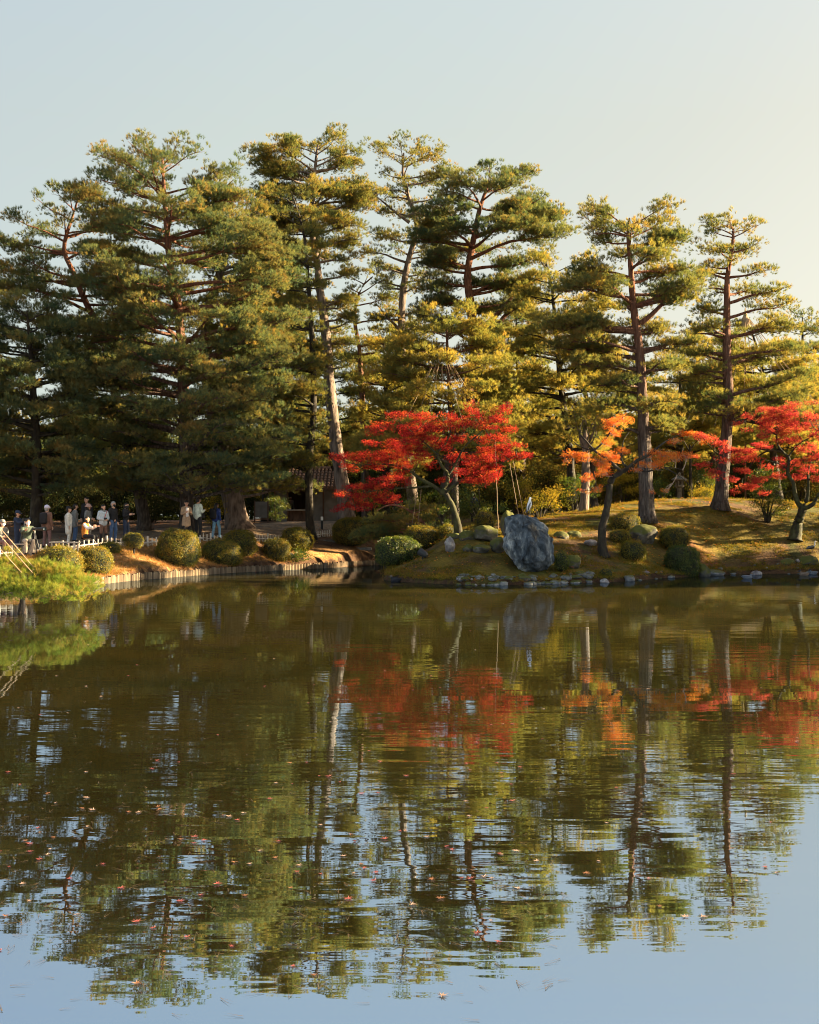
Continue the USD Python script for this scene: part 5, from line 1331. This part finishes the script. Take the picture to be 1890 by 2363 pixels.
    if hair != 'none':
        hs = [m3.Manifold.batch_hull([ball(hd + hu * 0.05 - fw * 0.01, 0.097 * s), ball(hd - fw * 0.035 + hu * 0.015, 0.097 * s), ball(hd - fw * 0.045 - hu * 0.04, 0.075 * s)])]
        if hair == 'long':
            hs.append(m3.Manifold.batch_hull([ball(hd - fw * 0.05, 0.095 * s), ball(hd - fw * 0.075 - hu * 0.22, 0.075 * s), ball(hd - fw * 0.08 - hu * 0.30, 0.05 * s)]))
        if hair == 'bob':
            hs.append(m3.Manifold.batch_hull([ball(hd - fw * 0.03, 0.10 * s), ball(hd - fw * 0.03 - hu * 0.10, 0.095 * s)]))
        cut = m3.Manifold.cube([0.4, 0.2, 0.3], True).translate([0, 0.1 + 0.055 * s, 0]).rotate([-math.degrees(look_down), 0, 0]).translate([float(q) for q in hd + hu * -0.11])
        hm = m3.Manifold.batch_boolean(hs, m3.OpType.Add) - cut
        v, f = vf(hm.refine_to_length(0.04))
        part(root, 'hair', (v, f), hair_look, smooth=40)
    for sd in (-1, 1):
        part(root, 'eye', vf(ball(hd + fw * 0.083 * s + hu * 0.022 + np.array([0.034 * sd, 0, 0]), 0.012, 8)), 'black_hair')
    part(root, 'mouth', vf(bone(hd + fw * 0.080 * s - hu * 0.056 + [-.02, 0, 0], 0.007, hd + fw * 0.080 * s - hu * 0.056 + [.02, 0, 0], 0.007, 6)), 'red_cloth')
    if mask:
        part(root, 'face_mask', fuse([m3.Manifold.batch_hull([ball(hd + fw * 0.055 - hu * 0.03 + [0.04, 0, 0], 0.04), ball(hd + fw * 0.055 - hu * 0.03 - [0.04, 0, 0], 0.04), ball(hd + fw * 0.07 - hu * 0.07, 0.04), ball(hd + fw * 0.09 - hu * 0.03, .034)])], 0.03, 2), mask, smooth=True)
    if hat:
        kind, lk = hat
        cr = m3.Manifold.batch_hull([ball(hd + hu * 0.06, 0.108 * s), ball(hd + hu * 0.065 - fw * 0.03, 0.106 * s)])
        cr = cr.trim_by_plane([float(q) for q in hu], float(hd @ hu + 0.035))
        hh = part(root, 'cap' if kind == 'cap' else 'hat', vf(cr.refine_to_length(0.04)), lk, smooth=50)
        if kind == 'cap':
            br = m3.Manifold.batch_hull([ball(hd + hu * 0.045 + fw * 0.08 + [0.06, 0, 0], 0.012, 8), ball(hd + hu * 0.045 + fw * 0.08 - [0.06, 0, 0], 0.012, 8), ball(hd + hu * 0.03 + fw * 0.185 + [0.035, 0, 0], 0.010, 8), ball(hd + hu * 0.03 + fw * 0.185 - [0.035, 0, 0], 0.01, 8)])
            part(hh, 'peak', vf(br), lk)
        if kind == 'bucket':
            a = np.arange(20) * 2 * np.pi / 20
            v, f = lathe([(0.105 * s, 0.06), (0.17 * s, -0.005), (0.165 * s, -0.012), (0.10 * s, 0.05)], 20)
            part(hh, 'brim', (v + hd + [0, 0, 0.02], f), lk, smooth=True)
    if extra:
        extra(root, J, s, hd)
    return root


def bag(look, side=1):
    def put(root, J, s, hd):
        c = J['pel'] + np.array([0.16 * side, 0.10, 0.06])
        b = part(root, 'shoulder_bag', m3.Manifold.batch_hull([ball(c + [0.03, 0, .09], 0.05), ball(c + [0.0, 0.09, .09], 0.05), ball(c + [0, 0, -0.08], 0.055), ball(c + [0.0, .09, -0.08], 0.055)]), look, smooth=50)
        part(b, 'strap', tube(spline([c + [0, 0, 0.1], J['chest'] + [0.02 * side, -0.155, 0.0], J['sh' + ('l' if side > 0 else 'r')] + [0, -0.05, 0.06]], 8), np.full(8, 0.013), 5), look)
    return put


def backpack(look):
    def put(root, J, s, hd):
        c = J['chest'] + np.array([0, -0.22, -0.06])
        part(root, 'backpack', m3.Manifold.batch_hull([ball(c + [x, 0, z], 0.09) for x in (-.08, .08) for z in (-.17, .14)]), look, smooth=50)
    return put


def phone(look='black_metal'):
    def put(root, J, s, hd):
        c = 0.5 * (J['wrl'] + J['wrr']) + np.array([0, 0.07, 0.05])
        part(root, 'phone', box(*c, 0.075, 0.012, 0.15, 0.004), look)
    return put


def scarf(look, strap='red_cloth'):
    def put(root, J, s, hd):
        part(root, 'scarf', tube([J['neck'] + [0, 0, -.04], J['neck'] + [0, 0.01, .05]], [0.115, 0.095], 14, 0.05), look, smooth=True)
        part(root, 'camera_strap', tube(spline([J['shl'] + [0, .05, .07], J['chest'] + [0, .165, 0], J['waist'] + [0.05, .18, .02]], 7), np.full(7, .013), 5), strap)
        part(root, 'camera', box(*(J['waist'] + [0.04, .22, .03]), .12, .07, .08, .01), 'black_metal')
    return put


def shirt(look):
    def put(root, J, s, hd):
        part(root, 'shirt_front', m3.Manifold.batch_hull([ball(J['chest'] + [x, .125, z], 0.035) for x in (-.03, .03) for z in (-.25, .1)]), look, smooth=50)
    return put


PY = 46.9
person('person in a navy cap and dark navy jacket standing behind the seated photographer', 40, 1263, 46.5, 100, 'navy_cloth', 'navy_cloth', 1.66, arms='reach', hat=('cap', 'navy_cloth'), look_down=0.15)
person('person seated in a green jacket and white mask behind a telephoto lens', 63, 1277, 42.5, 150, 'green_cloth', 'beige_cloth', 1.70, pose='sit', arms='reach', mask='mask_white', bulk=1.1)
person('person in grey seated at the very left edge, partly cut off', 4, 1280, 42.3, 130, 'grey_cloth', 'mauve_cloth', 1.68, pose='sit', arms='belly', hat=('cap', 'grey_cloth'), mask='mask_white')
person('person in a brown jacket and pale cap seen from behind with a sling bag', 108, 1264, PY, 20, 'brown_cloth', 'mauve_cloth', 1.74, hat=('cap', 'lilac_cloth'), hair_look='grey_hair', bulk=1.2, coat=0.12, extra=backpack('black_cloth'))
person('person in a long pale checked puffer coat and dark beanie', 158, 1257, 47.0, 75, 'cream_cloth', 'cream_cloth', 1.60, arms='down', coat=0.34, hat=('beanie', 'black_cloth'), bulk=1.2)
person('person in a grey coat and jeans half hidden behind the pale puffer coat', 173, 1252, 48.6, 60, 'grey_cloth', 'jeans', 1.62, coat=0.2)
person('tall person in black standing behind the pink bucket hat', 200, 1248, 49.5, 200, 'black_cloth', 'black_cloth', 1.84, hair='short', bulk=1.2)
person('person in a pink bucket hat and grey-green coat', 203, 1254, 47.8, 100, 'grey_cloth', 'beige_cloth', 1.62, arms='belly', coat=0.22, hat=('bucket', 'pink_cloth'), hair='bob')
person('person crouching in an orange vest with white sleeves', 198, 1264, 45.7, 100, 'white_cloth', 'black_cloth', 1.66, pose='sit', arms='reach', vest='orange_cloth', hair='bob', lift=-0.12)
person('person in a pale blue jacket, dark scarf and brown shorts', 238, 1254, 46.6, 130, 'pale_blue_cloth', 'black_cloth', 1.62, arms='belly', shorts='brown_cloth', hair='bob', bulk=1.25, extra=scarf('grey_cloth'), mask=None)
person('grey-haired person in black top, blue jeans and black mask', 261, 1250, 47.6, 120, 'black_cloth', 'jeans', 1.72, arms='down', hair_look='grey_hair', mask='mask_black')
person('person with dark red hair in dark clothes and black mask by the topiary ball', 291, 1247, 48.2, 110, 'black_cloth', 'navy_cloth', 1.62, arms='phone', hair='bob', mask='mask_black', extra=phone())
person('person in a tan coat over a white shirt looking down at a phone', 430, 1246, 50.4, 150, 'tan_cloth', 'black_cloth', 1.72, arms='phone', coat=0.30, look_down=0.5, extra=shirt('white_cloth'))
person('tall person in a mint white sweater and black trousers with crossbody bag', 457, 1245, 50.8, 40, 'mint_cloth', 'black_cloth', 1.88, arms=('down', 'phone'), shoes='white_cloth', look_down=0.3, bulk=1.1, extra=bag('black_cloth', 1))
person('long-haired person in a navy jacket and pale blue jeans', 499, 1244, 51.8, 30, 'deep_blue_cloth', 'pale_jeans', 1.64, pose='walk', hair='long', bulk=1.15, extra=backpack('black_cloth'))
person('small distant person in navy seen under the red maple left side', 919, 1228, 66, 0, 'navy_cloth', 'black_cloth', 1.68)
person('small distant person in dark blue right of the red maple trunk', 1094, 1215, 66, 20, 'deep_blue_cloth', 'black_cloth', 1.68)
person('faint person in pale clothes inside the hut opening', 670, 1205, 69.0, 170, 'grey_cloth', 'black_cloth', 1.60, arms='down')

# photographers' gear
def tripod(label, px, py, Y, h, lens, face):
    c = P(px, py, Y)
    o = thing('camera_tripod', label, 'camera', (c[0], Y, gz(c[0], Y)), rz=math.radians(face))
    for k in range(3):
        a = k * 2 * np.pi / 3
        part(o, 'leg', tube([[0.02 * math.cos(a), 0.02 * math.sin(a), h - 0.1], [0.33 * math.cos(a), 0.33 * math.sin(a), -0.02]], [0.018, 0.013], 6), 'black_metal')
    part(o, 'column', tube([[0, 0, h - 0.3], [0, 0, h]], [0.02, 0.02], 8), 'steel')
    part(o, 'camera_body', box(-0.03, 0, h + 0.07, 0.10, 0.15, 0.12, 0.015), 'black_metal')
    b = part(o, 'lens', tube([[0.02, 0, h + 0.07], [0.15, 0, h + 0.07], [0.18, 0, h + 0.07], [lens, 0, h + 0.07]], [0.045, 0.05, 0.062, 0.072], 14), 'black_metal', smooth=40)
    part(b, 'lens_hood', tube([[lens, 0, h + 0.07], [lens + 0.09, 0, h + 0.07]], [0.074, 0.080], 14, cap=False), 'black_metal')
    part(b, 'front_glass', tube([[lens + 0.004, 0, h + 0.07], [lens + 0.008, 0, h + 0.07]], [0.062, 0.06], 14), 'lens_glass')


tripod('black telephoto camera on a tripod in front of the seated photographer', 80, 1283, 42.0, 0.98, 0.42, -25)
tripod('taller camera on a tripod beside the person in the navy cap', 57, 1266, 45.6, 1.18, 0.20, -10)
c = P(220, 1270, 45.4)
pole('walking_stick', 'pale stick leaning to the ground beside the crouching person', 'stick', c + [0.28, 0, -0.12], c + [-0.05, 0, 0.42], 0.014, 'pale_wood')

# ------------------------------------------------------------------ birds
hb = P(1222, 1188, 41.2)
o = thing('heron', 'grey heron with white head and plumes standing on the boulder', 'bird', (hb[0], hb[1], hb[2] - 0.02), rz=math.radians(20))
part(o, 'body', fuse([m3.Manifold.batch_hull([ball([0.0, 0, 0.42], 0.085), ball([-0.03, 0, 0.30], 0.075), ball([-0.07, 0, 0.17], 0.03)]), m3.Manifold.batch_hull([ball([0.0, 0, 0.45], 0.07), ball([0.015, 0, 0.55], 0.045)]),
                      bone([0.015, 0, 0.55], 0.045, [0.02, 0, 0.62], 0.036), m3.Manifold.batch_hull([ball([0.02, 0, 0.635], 0.038), ball([0.05, 0, 0.635], 0.028)])], 0.025, 4), 'feather_white', smooth=True)
for sd in (-1, 1):
    w = part(o, 'wing', fuse([m3.Manifold.batch_hull([ball([0.0, 0.065 * sd, 0.45], 0.03), ball([-0.06, 0.07 * sd, 0.32], 0.035), ball([-0.10, 0.04 * sd, 0.12], 0.015)])], 0.03, 3), 'feather_grey', smooth=True)
    part(w, 'flight_feathers', m3.Manifold.batch_hull([ball([-0.06, 0.085 * sd, 0.30], 0.015, 8), ball([-0.115, 0.05 * sd, 0.06], 0.012, 8), ball([-0.08, 0.06 * sd, 0.2], 0.02, 8)]), 'feather_black')
    part(o, 'leg', tube([[0.0, 0.03 * sd, 0.22], [0.015, 0.03 * sd, 0.11], [0.0, 0.03 * sd, 0.0]], [0.016, 0.009, 0.008], 7), 'leg_grey')
    part(o, 'foot', m3.Manifold.batch_hull([ball([0, 0.03 * sd, 0.006], 0.008, 6), ball([0.06, 0.03 * sd, 0.004], 0.005, 6), ball([0.04, 0.055 * sd, 0.004], 0.005, 6)]), 'leg_grey')
part(o, 'bill', tube([[0.07, 0, 0.63], [0.12, 0, 0.615], [0.18, 0, 0.60]], [0.016, 0.011, 0.003], 8), 'bill_yellow')
part(o, 'head_stripe', m3.Manifold.batch_hull([ball([0.03, 0, 0.668], 0.012, 8), ball([-0.05, 0, 0.645], 0.006, 8)]), 'feather_black')
for k in range(7):
    a = (k - 3) * 0.3
    part(o, 'breast_plume', tube([[0.04 * math.cos(a) + .02, 0.06 * math.sin(a), 0.50], [0.075 * math.cos(a) - .0, 0.09 * math.sin(a), 0.38], [0.06 * math.cos(a) - .02, 0.085 * math.sin(a), 0.28]], [0.010, 0.008, 0.002], 5), 'feather_white')


def duck(label, px, py, Y, face, body='feather_grey', head='feather_brown', z=0.0, s=1.0):
    c = P(px, py, Y)
    o = thing('duck', label, 'bird', (c[0], Y, z), rz=math.radians(face), scale=(s,) * 3)
    part(o, 'body', fuse([m3.Manifold.batch_hull([ball([0.12, 0, 0.05], 0.075), ball([-0.05, 0, 0.045], 0.09), ball([-0.2, 0, 0.09], 0.025)]), bone([0.13, 0, 0.08], 0.05, [0.165, 0, 0.17], 0.035)], 0.03, 4), body, smooth=True)
    h = part(o, 'head', fuse([m3.Manifold.batch_hull([ball([0.165, 0, 0.19], 0.042), ball([0.20, 0, 0.185], 0.034)])], 0.02, 2), head, smooth=True)
    part(h, 'bill', m3.Manifold.batch_hull([ball([0.22, 0, 0.178], 0.018, 8), ball([0.275, 0.012, 0.168], 0.008, 8), ball([0.275, -0.012, 0.168], 0.008, 8)]), 'black_metal')
    for sd in (-1, 1):
        part(o, 'wing', m3.Manifold.batch_hull([ball([0.08, 0.075 * sd, 0.075], 0.025, 8), ball([-0.05, 0.08 * sd, 0.085], 0.03, 8), ball([-0.19, 0.03 * sd, 0.105], 0.012, 8)]), body, smooth=60)
        part(h, 'eye', vf(ball([0.195, 0.034 * sd, 0.2], 0.006, 6)), 'black_hair')
    part(o, 'tail', m3.Manifold.batch_hull([ball([-0.19, 0.03, 0.095], 0.014, 8), ball([-0.19, -0.03, 0.095], 0.014, 8), ball([-0.27, 0, 0.12], 0.008, 8)]), 'feather_black')


duck('grey duck with brown head swimming alone off the right shore', 1724, 1336, 43.4, 0)
duck('dark duck with a white flank close under the right bank', 1799, 1323, 48.0, 180, 'feather_black', 'feather_black')
duck('dark brown duck near the right edge, left one of the pair', 1856, 1329, 46.0, 175, 'feather_brown', 'feather_black')
duck('blue-grey duck near the right edge, right one of the pair', 1877, 1325, 47.2, 200, 'feather_grey', 'feather_black')
duck('black duck with pale bill at the island tip in deep shade', 922, 1341, 41.2, 10, 'feather_black', 'feather_black', s=1.25)
duck('dark resting duck right behind the black duck at the island tip', 914, 1344, 40.9, 170, 'feather_black', 'feather_brown')
wb = P(1873, 1277, 49.3)
o = thing('wading_bird', 'dark bird with a long pale neck standing on the sunlit right shore', 'bird', (wb[0], wb[1], gz(wb[0], wb[1])), rz=math.radians(10), scale=(1.15,) * 3)
part(o, 'body', fuse([m3.Manifold.batch_hull([ball([0.05, 0, 0.2], 0.07), ball([-0.08, 0, 0.19], 0.06), ball([-0.2, 0, 0.13], 0.015)])], 0.03, 4), 'feather_black', smooth=True)
part(o, 'neck', tube(spline([[0.07, 0, 0.22], [0.13, 0, 0.27], [0.12, 0, 0.35], [0.15, 0, 0.41]], 10), np.linspace(0.03, 0.02, 10), 8), 'feather_white', smooth=True)
part(o, 'head', m3.Manifold.batch_hull([ball([0.155, 0, 0.415], 0.024, 8), ball([0.185, 0, 0.41], 0.016, 8)]), 'feather_white')
part(o, 'bill', tube([[0.19, 0, 0.41], [0.26, 0, 0.39]], [0.01, 0.003], 6), 'bill_yellow')
for sd in (-1, 1):
    part(o, 'leg', tube([[0, 0.03 * sd, 0.16], [0.01, 0.03 * sd, 0.08], [0, 0.03 * sd, -0.02]], [0.012, 0.007, 0.007], 6), 'leg_grey')
    part(o, 'wing', m3.Manifold.batch_hull([ball([0.05, 0.06 * sd, 0.22], 0.025, 8), ball([-0.1, 0.06 * sd, 0.21], 0.03, 8), ball([-0.22, 0.02 * sd, 0.14], 0.008, 8)]), 'feather_grey', smooth=60)

# ------------------------------------------------------------------ leaves and needles on the water, grass and litter on land
def star_leaf(seed, s=0.036):
    g = np.random.default_rng(seed)
    v, f = [[0, 0, 0.004]], []
    tips = 7
    for k in range(tips):
        a = (k - 3) * 0.66 + math.pi / 2
        l = s * (1.1 - 0.13 * abs(k - 3)) * g.uniform(0.9, 1.1)
        v += [[0.42 * l * math.cos(a - 0.28), 0.42 * l * math.sin(a - 0.28), 0.004], [l * math.cos(a), l * math.sin(a), 0.003 + g.uniform(0, 0.25) * s], [0.42 * l * math.cos(a + 0.28), 0.42 * l * math.sin(a + 0.28), 0.004]]
        i = 1 + 3 * k
        f += [[0, i, i + 1], [0, i + 1, i + 2]]
        if k:
            f.append([0, i - 1, i])
    n = len(v)
    v += [[-0.001, 0, 0.004], [0.001, 0, 0.004], [0.004, -s * 0.9, 0.006]]
    f.append([n, n + 1, n + 2])
    return np.array(v), np.array(f)


LEAVES = [star_leaf(s) for s in range(5)]
gw = np.random.default_rng(31)
for k in range(190):
    if k < 138:
        px, py = gw.uniform(0, 1200), np.clip(gw.normal(1900, 150), 1560, 2300)
    elif k < 166:
        px, py = gw.uniform(1150, 1850), gw.uniform(1500, 2120)
    else:
        px, py = gw.uniform(150, 1850), gw.uniform(1400, 1600)
    Y = FPX * EYE / (py - YH)
    X = (px - CX) / FPX * Y
    kind = gw.choice(3, p=[0.5, 0.32, 0.18])
    a = gw.uniform(0, 2 * np.pi)
    v, f = LEAVES[gw.integers(5)]
    sc = gw.uniform(0.5, 1.05)
    R_ = np.array([[math.cos(a), -math.sin(a), 0], [math.sin(a), math.cos(a), 0], [0, 0, 1.0]])
    o = usdkit.mesh(stage, free('/World', 'floating_leaf'), ((v * sc) @ R_.T + [X, Y, 0.002], f), LOOK[['floating_red', 'floating_pale', 'floating_orange'][kind]])
    tag(o, ['fallen red maple leaf floating on the pond', 'fallen pale pinkish leaf floating on the pond', 'fallen orange maple leaf floating on the pond'][kind], 'leaf', ['red leaves afloat', 'pale leaves afloat', 'orange leaves afloat'][kind])
N = 700
py = 1215 + np.abs(gw.normal(700, 190, N)) + 60
px = gw.uniform(0, 1300, N)
Y = FPX * EYE / (py - YH)
a = gw.uniform(0, 2 * np.pi, N)
nd = (np.array([[0, -0.0013, 0.003], [0, 0.0013, 0.003], [0.085, 0, 0.004], [0.08, 0.028, 0.004], [0, 0, 0.0035], [0.001, 0.002, .0035]]), np.array([[0, 1, 2], [4, 5, 3]]))
instancer('/World', 'floating_needles', [('needle_pair', nd, 'dry_needle')], np.c_[(px - CX) / FPX * Y, Y, np.full(N, 0.001)], np.c_[np.cos(a / 2), 0 * a, 0 * a, np.sin(a / 2)], gw.uniform(0.7, 1.3, N), np.zeros(N, int))
tag(stage.GetPrimAtPath('/World/floating_needles'), 'dry brown pine needles scattered over the pond surface', 'needles', kind='stuff')


def tuft(seed, n=16, h=0.12, spread=0.6, w=0.012, R=0.08):
    g = np.random.default_rng(seed)
    st = np.c_[g.normal(0, R, (n, 2)), np.full(n, -0.015)]
    return blades(st, unit(np.c_[g.normal(0, spread, (n, 2)), np.ones(n)]), h * g.uniform(0.6, 1.3, n), w, g)


def carpet(name, label, cat, look, N, box_px, protos, scale, cond, pname):
    g = np.random.default_rng(len(name) * 7 + N)
    Y = g.uniform(*box_px[1], N)
    px_ = g.uniform(*box_px[0], N)
    X = (px_ - CX) / FPX * Y
    p = np.c_[X, Y]
    d = inland(p)
    ok = (d > 0.1) & cond(px_, Y, d, g)
    p, d = p[ok], d[ok]
    zz = land_z(p) + np.where(d > 0.4, 0.10 * (meshkit.fbm(np.c_[p * 1.7, np.zeros(len(p))], 4, 11) - 0.5), 0)
    tt = np.clip((d + 0.35) / 0.47, 0, 1)
    instancer('/World', name, [(pname, q, look) for q in protos], np.c_[p, zz * tt - 0.75 * (1 - tt)], quats(np.array([0, 0, 1.0]) + g.normal(0, 0.15, (len(p), 3)), g), g.uniform(*scale, len(p)), g.integers(0, len(protos), len(p)))
    tag(stage.GetPrimAtPath('/World/' + name), label, cat, kind='stuff')


TUFTS = [tuft(s) for s in range(4)]
carpet('lawn_moss', 'short moss and grass covering the island lawn', 'grass', 'grass_blade', 42000, ((880, 2000), (38.5, 59)), [tuft(s, 18, 0.075, 0.9, 0.016, 0.10) for s in range(4)], (0.6, 1.4),
       lambda x, Y, d, g: meshkit.noise(np.c_[(x - CX) / FPX * Y, Y, 0 * Y] * 1.6, 4) + g.uniform(0, 0.25, len(x)) > 0.66, 'moss_tuft')
carpet('shore_grass', 'longer grass hanging over the island edge', 'grass', 'grass_blade', 24000, ((870, 1900), (38.3, 50)), TUFTS, (0.6, 1.3), lambda x, Y, d, g: (d < 0.5) & ((x < 1060) | (x > 1380)), 'grass_tuft')
carpet('straw_grass', 'dry straw-coloured grass on the left bank slope', 'grass', 'straw_blade', 26000, ((-60, 700), (36, 54)), TUFTS, (0.45, 1.1), lambda x, Y, d, g: (Y < np.interp(x, [q for q, _ in fence_px], [q for _, q in fence_px]) + 0.1) & (g.uniform(size=len(x)) < 0.75), 'grass_tuft')
carpet('fallen_leaves', 'reddish fallen leaves and needles littering lawn and path', 'leaves', 'maple_orange', 7000, ((-60, 2000), (38.5, 64)), [leaf_spray(s, 5, 0.25, 0.01, 0.06, 3, 0.25) for s in (51, 52)], (0.7, 1.1),
       lambda x, Y, d, g: g.uniform(size=len(x)) < np.where((x > 1480) & (x < 1680), 0.9, 0.25), 'leaf_patch')
